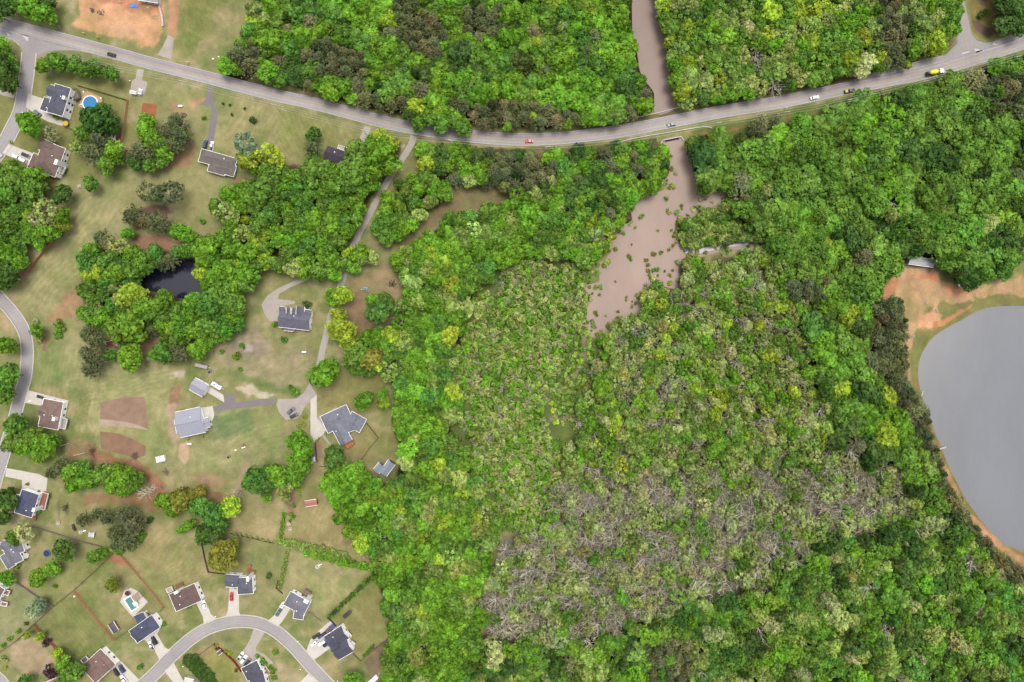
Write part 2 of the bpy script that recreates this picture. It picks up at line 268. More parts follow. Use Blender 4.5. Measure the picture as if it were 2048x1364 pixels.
# (polygon, colour in the photo, feather px, edge wobble px, strength, mottling)
SOIL = [
 # greener and drier lawns
 ([(-60,60),(70,150),(260,170),(260,290),(120,420),(60,360),(-60,330)], (142,142,84), 14, 10, .9),
 ([(280,170),(420,180),(740,255),(720,290),(600,340),(470,380),(400,440),(300,440),(250,330)], (158,155,103), 16, 14, .9),
 ([(560,205),(735,255),(700,300),(640,330),(560,300)], (150,150,90), 14, 12, .7),
 ([(120,360),(250,380),(250,460),(150,560),(100,640),(40,620),(40,560),(110,470)], (168,163,112), 18, 14, .9),
 ([(150,620),(60,660),(70,760),(160,790),(360,760),(200,700)], (158,158,106), 14, 12, .8),
 ([(130,690),(240,740),(350,740),(350,800),(300,930),(190,940),(180,800)], (168,166,112), 14, 10, .8),
 ([(60,690),(100,690),(130,760),(60,780)], (140,150,92), 8, 6, .8),
 ([(400,810),(470,815),(560,825),(600,850),(590,880),(520,930),(430,950),(300,940),(330,890),(420,870)], (166,163,112), 14, 12, .8),
 ([(420,830),(510,815),(508,860),(440,880),(415,880)], (128,142,96), 8, 8, .8),
 ([(455,735),(480,738),(560,770),(600,775),(605,795),(560,785),(470,760)], (118,138,78), 8, 6, .8),
 ([(430,680),(620,690),(625,760),(560,770),(500,745),(430,730)], (172,158,122), 18, 12, .8),
 ([(455,660),(520,655),(540,700),(500,720),(450,700)], (160,145,122), 14, 10, .75),
 ([(480,685),(505,690),(505,702),(488,706)], (205,195,182), 5, 6, .8),
 ([(700,560),(800,520),(800,640),(770,670),(700,690),(690,600)], (160,140,102), 14, 12, .9),
 ([(690,570),(720,590),(740,660),(800,640),(800,680),(700,700),(690,620)], (150,122,95), 12, 10, .75),
 ([(640,750),(760,745),(775,790),(740,830),(640,810)], (140,138,82), 12, 8, .9),
 ([(720,850),(790,860),(790,930),(700,925),(690,895)], (150,144,92), 10, 8, .9),
 ([(640,930),(560,1070),(590,1085),(700,1100),(720,1080),(690,1050),(665,1000),(660,950)], (166,154,104), 10, 8, .9),
 ([(470,970),(560,980),(560,1080),(480,1070),(440,1050)], (168,156,108), 12, 8, .9),
 ([(470,1075),(565,1090),(560,1180),(520,1180),(450,1130)], (152,148,98), 10, 8, .9),
 ([(575,1095),(745,1140),(650,1235),(560,1200)], (172,164,114), 12, 8, .9),
 ([(310,1030),(400,1090),(420,1150),(330,1190),(250,1110),(280,1060)], (164,154,104), 14, 8, .9),
 ([(245,1115),(330,1200),(290,1240),(240,1190),(210,1130)], (158,150,100), 10, 8, .8),
 ([(150,1180),(230,1280),(170,1330),(70,1250)], (138,142,84), 10, 10, .85),
 ([(200,1090),(220,1110),(110,1205),(60,1150),(110,1090)], (154,152,96), 10, 8, .8),
 ([(25,1160),(105,1212),(60,1260),(0,1300),(-60,1300),(-60,1160)], (156,158,112), 12, 8, .8),
 ([(60,1268),(85,1290),(110,1320),(90,1345),(50,1350),(22,1330),(20,1300),(38,1280)], (176,160,122), 4, 3, .95),
 ([(750,1150),(780,1200),(785,1265),(725,1318),(690,1280),(670,1240)], (152,146,90), 10, 8, .9),
 ([(760,1280),(790,1270),(770,1330),(740,1350),(728,1325)], (138,118,95), 8, 8, .9),
 ([(430,1295),(485,1345),(470,1380),(400,1380),(385,1320)], (152,146,84), 5, 4, .9),
 ([(380,1285),(415,1262),(500,1258),(500,1280),(430,1288),(390,1312)], (140,140,92), 8, 6, .8),
 ([(530,1320),(600,1345),(600,1380),(545,1380)], (185,168,132), 10, 8, .8),
 ([(370,1320),(395,1300),(420,1300),(390,1325)], (172,145,112), 6, 5, .8),
 # bare red soil, mulch and tracks
 ([(148,-40),(160,30),(145,48),(165,60),(215,72),(310,95),(325,70),(330,20),(330,-40)], (220,170,126), 7, 9, 1.),
 ([(185,-40),(200,8),(255,20),(320,30),(335,-40)], (200,140,106), 10, 10, .85),
 ([(200,40),(260,50),(300,80),(240,75)], (216,176,138), 12, 10, .8),
 ([(338,-40),(338,40),(334,75),(352,80),(358,40),(362,-40)], (206,152,118), 3, 3, .95),
 ([(365,-40),(470,-40),(440,50),(385,95),(350,100),(355,60)], (140,140,82), 10, 8, .8),
 ([(376,-30),(430,-30),(400,60),(375,90)], (128,132,72), 8, 10, .7),
 ([(430,20),(480,0),(450,80),(390,125),(375,118),(420,70)], (158,150,104), 8, 8, .8),
 ([(370,255),(395,300),(385,330),(340,340),(310,340),(310,330),(350,310),(370,290)], (172,132,102), 8, 7, .85),
 ([(345,205),(375,225),(375,260),(350,240)], (192,150,118), 8, 8, .7),
 ([(375,206),(415,193),(415,200),(385,214)], (196,150,112), 4, 4, .8),
 ([(245,290),(280,310),(270,325),(245,305)], (168,120,92), 7, 6, .8),
 ([(230,272),(246,262),(246,290),(225,285)], (140,105,88), 6, 5, .8),
 ([(265,470),(330,475),(375,482),(375,498),(320,505),(268,500)], (162,122,98), 7, 6, .95),
 ([(285,415),(330,410),(345,425),(310,440),(270,462),(262,450)], (120,88,78), 7, 6, .9),
 ([(300,440),(340,430),(420,450),(470,480),(440,490),(390,460),(330,470)], (170,152,112), 10, 8, .7),
 ([(455,380),(470,350),(500,350),(520,385),(500,400),(460,400)], (150,115,92), 9, 8, .7),
 ([(555,335),(600,330),(600,380),(575,380)], (138,110,92), 6, 6, .9),
 ([(650,318),(690,325),(680,340),(655,330)], (165,108,84), 5, 4, .9),
 ([(505,390),(520,415),(515,440),(500,430)], (105,72,66), 5, 4, .9),
 ([(5,395),(45,420),(55,450),(30,470),(40,440)], (112,84,74), 6, 6, .9),
 ([(30,480),(48,540),(40,560),(22,548)], (176,134,112), 6, 6, .9),
 ([(130,590),(165,560),(180,600),(160,640),(140,630),(105,650),(95,640)], (176,140,104), 10, 10, .8),
 ([(85,660),(95,680),(92,705),(85,700)], (155,112,92), 4, 3, .8),
 ([(215,680),(250,690),(330,680),(340,650),(365,655),(440,665),(430,690),(330,690),(290,705),(215,695)], (168,130,102), 8, 7, .9),
 ([(215,680),(250,688),(240,698),(212,694)], (118,82,78), 4, 4, .9),
 ([(315,640),(345,620),(350,680),(310,660)], (160,130,98), 6, 5, .8),
 ([(150,870),(190,885),(205,920),(160,910),(135,930),(130,890)], (172,138,106), 10, 10, .8),
 ([(180,895),(230,910),(290,930),(320,950),(330,975),(290,965),(230,935),(175,920)], (170,118,92), 8, 9, .85),
 ([(340,780),(362,766),(368,770),(350,820),(342,822),(338,800)], (165,128,100), 5, 5, .9),
 ([(335,810),(352,810),(352,850),(360,880),(350,900),(340,870)], (196,172,144), 7, 6, .7),
 ([(358,890),(372,885),(378,915),(370,930),(358,915)], (214,180,148), 5, 5, .9),
 ([(468,775),(500,768),(520,780),(545,790),(530,796),(490,788)], (214,196,172), 5, 6, .9),
 ([(345,745),(368,742),(370,752),(350,756)], (205,190,168), 4, 5, .8),
 ([(625,745),(680,735),(665,790),(640,800)], (145,130,90), 8, 6, .4),
 ([(480,935),(500,925),(488,960),(470,1000),(462,985)], (190,160,130), 8, 7, .8),
 ([(380,955),(430,945),(460,965),(440,985),(400,965)], (184,150,118), 8, 8, .8),
 ([(400,985),(450,985),(460,1000),(430,1005)], (160,118,92), 7, 7, .8),
 ([(165,988),(260,985),(320,985),(322,1030),(290,1015),(240,1005),(170,1010)], (166,128,96), 8, 8, .85),
 ([(295,965),(330,965),(325,1000),(312,1020),(300,1000)], (176,122,90), 6, 6, .8),
 ([(120,985),(122,1010),(118,1040),(115,1010)], (138,112,86), 4, 4, .8),
 ([(227,1108),(241,1107),(262,1130),(245,1132),(212,1124)], (178,122,94), 4, 4, .95),
 ([(575,975),(586,978),(592,1000),(588,1030),(575,1028),(574,1000)], (165,128,108), 4, 4, .95),
 ([(730,1098),(750,1100),(748,1125),(720,1115)], (160,118,90), 5, 5, .9),
 ([(690,1040),(712,1060),(715,1080),(690,1090)], (140,118,92), 7, 6, .8),
 ([(745,960),(760,950),(765,975),(745,1000),(735,985)], (112,84,76), 6, 5, .9),
 ([(630,870),(645,890),(640,930),(628,925)], (160,128,106), 5, 4, .9),
 ([(780,300),(808,288),(812,292),(800,306)], (214,182,148), 4, 4, .8),
 ([(860,345),(900,350),(905,362),(870,358),(840,360)], (138,100,82), 5, 5, .9),
 ([(905,385),(950,370),(1035,378),(1020,405),(950,420),(900,430),(860,460),(850,490),(780,500),(745,490),(830,470),(870,420)], (150,134,95), 6, 5, 1.),
 ([(560,620),(600,650),(590,672),(565,668)], (176,138,104), 6, 6, .6),
 # roadside
 ([(440,165),(520,160),(700,215),(740,235),(690,235),(520,180)], (112,112,66), 6, 5, .8),
 ([(820,285),(1000,297),(1130,294),(1230,285),(1310,274),(1310,284),(1220,297),(1100,310),(1000,305),(860,296)], (118,120,62), 4, 3, .95),
 ([(1380,262),(1480,240),(1600,214),(1760,180),(1900,150),(2048,106),(2120,88),(2120,100),(1960,150),(1760,196),(1640,236),(1500,272),(1400,288)], (112,124,60), 4, 3, .95),
 ([(1150,305),(1310,282),(1320,292),(1200,312)], (172,124,94), 4, 4, .8),
 ([(1375,272),(1410,266),(1480,256),(1500,250),(1420,276),(1385,284)], (176,122,92), 4, 4, .9),
 ([(1500,250),(1580,232),(1560,244),(1500,258)], (150,116,82), 4, 4, .7),
 ([(1140,258),(1280,232),(1400,210),(1500,194),(1620,172),(1620,178),(1500,202),(1400,220),(1290,242),(1140,266)], (126,112,76), 3, 3, .95),
 ([(1620,165),(1700,148),(1740,142),(1720,158),(1640,176)], (112,80,66), 4, 4, .9),
 ([(1855,115),(1890,103),(1914,84),(1910,66),(1902,62),(1880,95)], (138,118,104), 4, 3, .95),
 ([(1885,102),(1912,88),(1918,90),(1900,106),(1860,118)], (136,136,82), 2, 2, .9),
 ([(1928,-40),(2060,-40),(2060,56),(1995,78),(1960,78),(1946,64)], (142,130,76), 4, 4, 1.),
 ([(1944,40),(1952,62),(1975,76),(2000,62),(2010,50),(1975,56),(1958,44)], (116,96,84), 3, 3, .95),
 ([(1960,-40),(1972,-40),(1974,14),(1960,10)], (120,100,84), 3, 3, .9),
 # by the lake
 ([(1745,605),(1800,555),(1830,530),(1880,540),(1950,562),(2040,530),(2120,470),(2120,640),(2000,610),(1930,635),(1870,670),(1838,720),(1836,760),(1815,760),(1810,610)], (140,136,82), 6, 6, 1.),
 ([(1790,590),(1850,580),(1880,600),(1840,640),(1815,680),(1806,640)], (196,164,118), 9, 14, .8),
 ([(1930,575),(1990,560),(2048,548),(2048,562),(1990,580)], (224,190,150), 6, 10, .8),
 ([(1836,560),(1862,575),(1850,600),(1832,590)], (150,142,88), 7, 10, .8),
 ([(2020,460),(2120,440),(2120,540),(2030,560),(2010,580)], (148,142,84), 6, 6, .9),
 ([(1748,604),(1782,590),(1800,540),(1840,535),(1890,560),(1920,575),(1960,572),(2048,552),(2120,545),(2120,580),(2030,588),(1960,592),(1930,605),(1880,605),(1830,602),(1800,604)], (214,172,130), 8, 16, .85),
 ([(1780,548),(1800,545),(1790,590),(1760,602),(1750,604)], (212,142,106), 5, 8, .85),
 ([(1830,548),(1870,550),(1880,562),(1850,560)], (224,142,100), 5, 9, .9),
 ([(1890,575),(1925,572),(1930,592),(1895,596)], (228,160,116), 6, 9, .9),
 ([(1840,632),(1870,612),(1885,630),(1880,648),(1868,660),(1840,656)], (230,176,132), 6, 10, .95),
 ([(1865,640),(1878,642),(1872,658),(1864,652)], (214,130,90), 4, 4, .8),
 ([(1880,640),(1900,632),(1945,608),(1940,618),(1905,640),(1882,652)], (224,152,110), 4, 6, .85),
 ([(1810,640),(1830,650),(1826,690),(1820,700),(1822,760),(1816,760),(1810,690)], (204,168,126), 4, 4, .85),
 ([(1819,700),(1836,700),(1836,760),(1824,760)], (146,144,84), 4, 3, .9),
 ([(1824,760),(1838,760),(1860,833),(1884,896),(1913,963),(1966,1045),(2010,1090),(2060,1105),(2060,1160),(1990,1100),(1930,1020),(1890,950),(1862,870),(1838,810)], (150,134,82), 4, 4, 1.),
 ([(1884,920),(1900,945),(1918,985),(1908,990),(1890,950)], (206,156,112), 4, 4, .85),
 ([(1930,1020),(1945,1030),(1985,1070),(2030,1105),(2060,1120),(2060,1135),(1990,1095),(1945,1050)], (212,160,118), 4, 4, .85),
 ([(1826,790),(1834,800),(1836,830),(1828,820)], (196,150,112), 3, 3, .8),
]
STRIPES = [([(560,205),(735,255),(700,300),(640,330),(540,300)], -28, 9, .11), ([(440,200),(560,215),(560,300),(460,280)], 30, 11, .08), ([(40,560),(120,400),(240,380),(250,440),(130,580),(60,640)], 40, 12, .10), ([(140,740),(350,740),(350,800),(300,800),(150,820)], 82, 9, .11), ([(575,1095),(745,1140),(650,1235),(560,1200)], -42, 9, .07), ([(400,830),(600,850),(560,930),(430,940)], 60, 11, .08), ([(290,1050),(400,1090),(420,1150),(330,1190)], 45, 10, .08), ([(640,940),(590,1085),(700,1100),(690,1050)], 20, 10, .07), ([(330,1240),(480,1200),(440,1240),(350,1300)], 50, 8, .07), ([(150,1180),(230,1280),(170,1330),(70,1250)], -40, 9, .09), ([(480,640),(630,640),(630,760),(480,740)], 70, 12, .07), ([(60,690),(200,690),(200,960),(140,960),(60,780)], 12, 11, .07), ([(365,0),(470,0),(440,60),(380,110)], -50, 10, .09)]
def ground_colours(PXX, PYY):
    """albedo of the ground at photo-pixel positions"""
    n1 = fbm(PXX, PYY, 60, 1); n2 = fbm(PXX, PYY, 22, 2); n3 = fbm(PXX, PYY, 9, 3)
    L = lambda c: np.array([lin1(v) for v in c])
    c = L((163,159,107))[None] * np.ones((PXX.size, 1))
    def over(cc, w): c[:] = c * (1 - w[:, None]) + L(cc)[None] * w[:, None]
    over((140,148,88), np.clip((n1 - .47) * 5, 0, 1) * .85)
    over((180,164,126), np.clip((n2 - .54) * 6, 0, 1) * .7)
    wob = (fbm(PXX, PYY, 16, 5) - .5) * 2.2
    def poly(pg, cc, fe, wb, st):
        P = np.array(pg); m = (PXX > P[:, 0].min() - 30) & (PXX < P[:, 0].max() + 30) & (PYY > P[:, 1].min() - 30) & (PYY < P[:, 1].max() + 30)
        if not m.any(): return
        s = sdist(pg, PXX[m], PYY[m]) + wob[m] * wb; w = np.clip(.5 - s / fe, 0, 1); w = w * w * (3 - 2 * w) * st
        c[m] = c[m] * (1 - w[:, None]) + L(cc)[None] * w[:, None]
    for pg, cc, fe, wb, st in SOIL: poly(pg, tuple(min(255, v + 5) for v in cc), fe, wb, st)
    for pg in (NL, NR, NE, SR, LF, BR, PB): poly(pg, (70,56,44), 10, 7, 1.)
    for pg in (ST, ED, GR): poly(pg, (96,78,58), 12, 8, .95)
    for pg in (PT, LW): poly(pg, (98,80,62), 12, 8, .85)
    poly(WM, (108,104,74), 14, 10, 1.); poly(WP, (92,92,62), 8, 6, 1.); poly(DZ, (142,134,114), 16, 10, 1.); poly(WS, (112,126,72), 14, 10, 1.); poly(MO, (104,122,58), 12, 9, .9)
    for pg in ([(1165,672),(1176,674),(1172,700),(1176,725),(1160,745),(1148,760),(1144,756),(1166,722),(1164,700)], [(1100,835),(1140,830),(1162,834),(1160,840),(1140,836),(1100,842)], [(1085,780),(1130,772),(1130,780),(1088,790)], [(1200,665),(1206,690),(1212,694),(1206,668)], [(1165,670),(1120,662),(1120,668),(1165,676)]):
        poly(pg, (164,144,126), 3, 3, .9)
    for pg in ([(1480,905),(1510,890),(1525,915),(1540,960),(1520,960),(1490,930)], [(1300,970),(1340,990),(1370,1050),(1360,1060),(1320,1010)], [(1270,945),(1320,950),(1320,975),(1280,970)], [(1100,1060),(1160,990),(1200,985),(1140,1040)], [(1560,940),(1600,930),(1660,950),(1640,960)]):
        poly(pg, (168,150,138), 14, 8, .85)
    n4 = fbm(PXX, PYY, 34, 9); g4 = np.clip((n4 - .55) * 6, 0, 1)[:, None] * np.array((.18, .06, .2)); b4 = np.clip((.44 - n4) * 6, 0, 1)[:, None] * np.array((.14, .08, .16))
    for pg, ang, per, amp in STRIPES:   # mowing and tractor streaks
        s = sdist(pg, PXX, PYY); w = np.clip(.5 - s / 10, 0, 1); q = PXX * math.cos(R(ang)) + PYY * math.sin(R(ang)) + (n1 - .5) * 40
        c[:] = c * (1 + (np.sin(q * 6.2832 / per) * amp * w * np.clip(n2 * 2 - .3, 0, 1))[:, None] * np.array((1.1, .8, 1.2)))
    c *= (1 + (n2 - .5)[:, None] * .5) * (1 + (n3 - .5)[:, None] * .36) * (1 - g4) * (1 + b4)
    return c / KG
st_ = 0.72
gx = np.concatenate(([-3000, -900, -420], np.arange(-290, 290.01, st_), [420, 900, 3000]))
gy = np.concatenate(([-3000, -900, -330], np.arange(-200, 200.01, st_), [330, 900, 3000]))
GX, GY = np.meshgrid(gx, gy); ppx = np.clip(GX / PX + 1024, -80, 2128).ravel(); ppy = np.clip(682 - GY / PX, -80, 1444).ravel()
nx, ny = len(gx), len(gy)
gco = np.stack((GX.ravel(), GY.ravel(), np.zeros(GX.size)), 1)
ii = np.arange(nx * ny).reshape(ny, nx); quads = np.stack((ii[:-1, :-1], ii[:-1, 1:], ii[1:, 1:], ii[1:, :-1]), -1).reshape(-1, 4)
def fast_mesh(name, co, faces, mats, attrs=None, smooth=False):
    """faces: (n,k) int array"""
    me = bpy.data.meshes.new(name); nf, k = faces.shape
    me.vertices.add(len(co)); me.vertices.foreach_set('co', np.ascontiguousarray(co, np.float32).ravel())
    me.loops.add(nf * k); me.loops.foreach_set('vertex_index', np.ascontiguousarray(faces, np.int32).ravel())
    me.polygons.add(nf); me.polygons.foreach_set('loop_start', np.arange(0, nf * k, k, dtype=np.int32))
    for m in (mats if isinstance(mats, (list, tuple)) else [mats]): me.materials.append(m)
    for an, (typ, dom, data) in (attrs or {}).items():
        a = me.attributes.new(an, typ, dom)
        a.data.foreach_set('color' if typ == 'FLOAT_COLOR' else ('vector' if typ == 'FLOAT_VECTOR' else 'value'), np.ascontiguousarray(data).ravel())
    me.update(calc_edges=True); me.validate()
    return me
gc = np.concatenate((ground_colours(ppx, ppy), np.ones((ppx.size, 1))), 1).astype(np.float32)
t = NT('soil_and_grass')
c0 = t.attr('soil'); 
f1 = t.ramp(t.noise(1.7, 5, .75), [(0.25, (.64, .67, .62)), (0.75, (1.36, 1.33, 1.38))]); f2 = t.ramp(t.noise(0.25, 4, .6), [(0.25, (.86, .9, .84)), (0.75, (1.14, 1.1, 1.16))])
x = t.mix(t.mix(c0, f1, 1.0, 'MULTIPLY'), f2, 1.0, 'MULTIPLY'); t.bump(t.noise(1.5, 4), .5, .15)
M['ground'] = t.fin(x, 0.95, 0.1)
link('ground', fast_mesh('ground', gco, quads, M['ground'], {'soil': ('FLOAT_COLOR', 'POINT', gc)}))['kind'] = 'structure'

# ---------------------------------------------------------------- sheets: roads, drives, water
def sheet(name, poly, z, mat, per=0, kind='structure', thick=0.0, label=None, cat=None):
    P = smooth(poly, per, True) if per else np.array(poly, float)
    W = [xy(p[0], p[1]) for p in P]
    if sum(W[i][0] * W[(i + 1) % len(W)][1] - W[(i + 1) % len(W)][0] * W[i][1] for i in range(len(W))) < 0: W = W[::-1]
    mb = MB()
    if thick: mb.prism(W, z - thick, z)
    else: mb.add([(a, b, z) for a, b in W], [tuple(range(len(W)))])
    o = mb.build(name, mat); return tag(o, label, cat, None, kind)
def strip_pts(pts, off=0.0, per=6):
    P = np.array([xy(*p) for p in smooth(pts, per)]); T = np.gradient(P, axis=0); T /= np.linalg.norm(T, axis=1)[:, None]
    N = np.stack((-T[:, 1], T[:, 0]), 1); return P + N * off, N, P
def ribbon(name, pts, w, z, mat, per=6, off=0.0, kind='structure', h=0.0, w2=None, span=None):
    """a band w metres wide along photo-pixel points, off metres to the left of them; carries v across and u along"""
    P, N, _ = strip_pts(pts, off, per)
    if span: P, N = P[span[0]:span[1]], N[span[0]:span[1]]
    n = len(P); ww = np.linspace(w, w2 if w2 else w, n)[:, None]
    A = P + N * ww / 2; B = P - N * ww / 2
    s = np.concatenate(([0], np.cumsum(np.linalg.norm(np.diff(P, axis=0), axis=1))))
    K = 9; rows = []
    for k in range(K): rows.append(B + (A - B) * k / (K - 1))
    co = np.concatenate([np.c_[r, np.full(n, z)] for r in rows]); idx = np.arange(K * n).reshape(K, n)
    fs = np.stack((idx[:-1, :-1], idx[:-1, 1:], idx[1:, 1:], idx[1:, :-1]), -1).reshape(-1, 4)
    vv = np.repeat(np.linspace(-1, 1, K), n); uu = np.tile(s, K)
    if h:
        b = len(co); co = np.concatenate((co, np.c_[A, np.full(n, z - h)], np.c_[B, np.full(n, z - h)]))
        a0 = idx[-1]; b0 = idx[0]; ia = b + np.arange(n); ib = b + n + np.arange(n)
        fs = np.concatenate((fs, np.stack((a0[:-1], a0[1:], ia[1:], ia[:-1]), -1), np.stack((b0[1:], b0[:-1], ib[:-1], ib[1:]), -1)))
        vv = np.concatenate((vv, np.ones(2 * n))); uu = np.concatenate((uu, s, s))
    me = fast_mesh(name, co, fs, mat, {'v': ('FLOAT', 'POINT', vv.astype(np.float32)), 'u': ('FLOAT', 'POINT', uu.astype(np.float32))})
    return tag(link(name, me), kind=kind)

def road_mat(name, c, lane_shade=0.0, tracks=0.12):
    t = NT(name); v = t.attr('v', 'GEOMETRY', 'Fac')
    n1 = t.noise(0.05, 4); n2 = t.noise(0.9, 4)
    x = t.mix(c, t.ramp(n1, [(.3, .86), (.7, 1.12)]), 1.0, 'MULTIPLY'); x = t.mix(x, t.ramp(n2, [(.25, .9), (.75, 1.1)]), 1.0, 'MULTIPLY')
    if tracks:   # worn wheel tracks, two to a lane
        w = t.math('SINE', t.math('MULTIPLY', v, 12.57)); x = t.mix(x, t.ramp(w, [(0.0, 1 - tracks), (1.0, 1.03)]), 0.8, 'MULTIPLY')
    if lane_shade:    # soft tree shade painted into the upper lane's colour
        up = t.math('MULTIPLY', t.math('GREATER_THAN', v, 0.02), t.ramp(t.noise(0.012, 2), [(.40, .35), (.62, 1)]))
        x = t.mix(x, (0.84, 0.80, 0.86), t.math('MULTIPLY', up, lane_shade), 'MULTIPLY')
    return t.fin(x, .9, .2)
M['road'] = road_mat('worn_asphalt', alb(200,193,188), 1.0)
M['street'] = road_mat('pale_street_asphalt', alb(190,183,181), 0, .06)
def conc_mat(name, c, amp=.12):
    t = NT(name); a = t.ramp(t.noise(.35, 5), [(.25, 1 - amp), (.75, 1 + amp * .6)]); b = t.ramp(t.noise(2.5, 3), [(.2, .93), (.8, 1.06)])
    br = t.node("ShaderNodeTexBrick"); br.inputs['Scale'].default_value = 0.22; br.inputs['Mortar Size'].default_value = .012; br.offset = 0
    for i in (1, 2): br.inputs[i].default_value = (1, 1, 1, 1)
    br.inputs[3].default_value = (.86, .85, .84, 1); t.l(t.pos(), br.inputs['Vector'])
    return t.fin(t.mix(t.mix(t.mix(c, a, 1, 'MULTIPLY'), b, 1, 'MULTIPLY'), br.outputs['Color'], 1, 'MULTIPLY'), .9, .2)
M['conc'] = conc_mat('concrete_paving', alb(238,230,218)); M['conc_old'] = conc_mat('weathered_concrete', alb(204,194,182)); M['gravel'] = mat_noisy('gravel', alb(196,186,176), .16, .25, .95, .1, 2.2, .22)
M['pave_dark'] = mat_noisy('dark_asphalt', alb(150,140,142), .08, .4, .9, .2); M['kerb'] = mat_noisy('kerb_concrete', alb(228,221,208), .12, .6, .9, .2)
M['line_w'] = mat_noisy('white_road_paint', alb(226,224,222), .14, .9, .8, .2, 3, .15); M['line_y'] = mat_noisy('yellow_road_paint', alb(212,178,118), .14, .9, .8, .2, 3, .15)

ROAD = [(-120,14),(-60,30),(0,45),(82,67),(176,92),(250,112),(300,126),(411,154),(550,190),(624,206),(700,226),(780,247),(840,258),(890,266),(956,274),(1000,277.5),(1044,279),(1110,277),(1170,271.5),(1230,264),(1300,251.5),(1376,236.5),(1450,222),(1520,211),(1598,197),(1686,178),(1780,160),(1862,143),(1950,117),(2048,86),(2140,56)]
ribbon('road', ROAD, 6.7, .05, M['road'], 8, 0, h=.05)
def n_at(px, pts, per=8):
    P = smooth(pts, per); return int(np.argmin(np.hypot(P[:, 0] - px[0], P[:, 1] - px[1])))
i1 = n_at((84,67), ROAD); i2 = n_at((1905,130), ROAD); i0 = n_at((12,48), ROAD)
for k, off in enumerate((-.16, .16)):
    ribbon('centre_line', ROAD, .14, .056, M['line_y'], 8, off, span=(i1, None)); ribbon('centre_line', ROAD, .14, .056, M['line_y'], 8, off, span=(0, i0))
ribbon('edge_line', ROAD, .2, .056, M['line_w'], 8, 3.1, span=(0, n_at((1693,165), ROAD)))
ribbon('edge_line', ROAD, .2, .056, M['line_w'], 8, -3.1, span=(n_at((160,100), ROAD), None))
# turning lanes and side streets
sheet('road_junction', [(-60,45),(0,56),(60,74),(110,88),(175,104),(190,108),(150,101),(107,101),(91,104),(80,110),(73,116),(70,136),(62,165),(40,165),(44,125),(46,107),(41,94),(25,80),(0,73),(-60,58)], .042, M['street'])
ribbon('turn_lane_line', [(-40,48),(0,58),(40,69),(55,75)], .2, .058, M['line_w'], 4)
ribbon('edge_line', [(-60,58),(0,72),(25,79),(38,90)], .2, .058, M['line_w'], 4)
sheet('turn_island_marking', [(42,68),(58,72),(56,83),(52,80)], .05, M['line_w']); sheet('turn_arrow_marking', [(12,64),(16,66),(18,69),(20,72),(16,72),(15,69)], .05, M['line_w'])
sheet('road_junction', [(1660,178),(1693,165),(1730,151),(1785,136),(1849,119),(1890,111),(1915,86),(1912,50),(1906,0),(1904,-60),(1926,-60),(1928,0),(1935,31),(1943,68),(1954,81),(1972,86),(1994,82),(2048,59),(2140,28),(2140,54),(2048,82),(1950,112),(1862,138),(1780,155)], .042, M['street'])
ribbon('turn_lane_line', [(1818,140),(1850,132),(1888,122)], .2, .058, M['line_w'], 4); ribbon('turn_lane_line', [(1960,103),(2000,92),(2048,74),(2140,44)], .2, .058, M['line_w'], 4)
for a in range(8): ribbon('dashed_lane_mark', [(1700 + a * 9, 164 - a * 2.3),(1704 + a * 9, 163 - a * 2.3)], .2, .058, M['line_w'], 2)
ribbon('turn_lane_line', [(1762,151),(1790,145)], .2, .058, M['line_w'], 2)
sheet('stop_line', [(1923,106),(1939,102),(1939,104.5),(1924,108.5)], .05, M['line_w']); ribbon('centre_line', [(1927,52),(1932,76),(1938,100)], .3, .05, M['line_y'], 4)
sheet('turn_island_marking', [(1949,97),(1966,101),(1952,106)], .05, M['line_w']); sheet('turn_arrow_marking', [(1985,88),(1989,85),(1990,88),(1996,90),(1991,91)], .05, M['line_w'])
ribbon('edge_line', [(1730,151),(1785,136),(1849,119.5),(1885,112)], .18, .058, M['line_w'], 4); ribbon('edge_line', [(1975,86),(1994,81.5),(2048,60),(2140,29)], .18, .058, M['line_w'], 4)
def street(pts, w):
    ribbon('street', pts, w, .03, M['street'], 7, h=.03)
    for s in (1, -1): ribbon('kerb', pts, .55, .13, M['kerb'], 7, s * (w / 2 + .275), h=.13)
street([(58,105),(56,130),(49,180),(40,225),(22,262),(8,288),(-25,335)], 7.0)
street([(-30,560),(0,597),(21,620),(39,645),(50,668),(54.5,697),(54,725),(51,752),(43,782),(29,836),(12,893),(-5,950),(-20,1000)], 5.9)
street([(235,1415),(270,1383),(310,1347),(344,1311),(380,1279),(413,1258),(445,1247),(477,1242.5),(506,1244),(530,1251),(554,1264),(586,1292),(630,1341),(655,1367),(700,1410)], 5.9)
street([(-60,1330),(-10,1352),(10,1375),(20,1400)], 5.8)

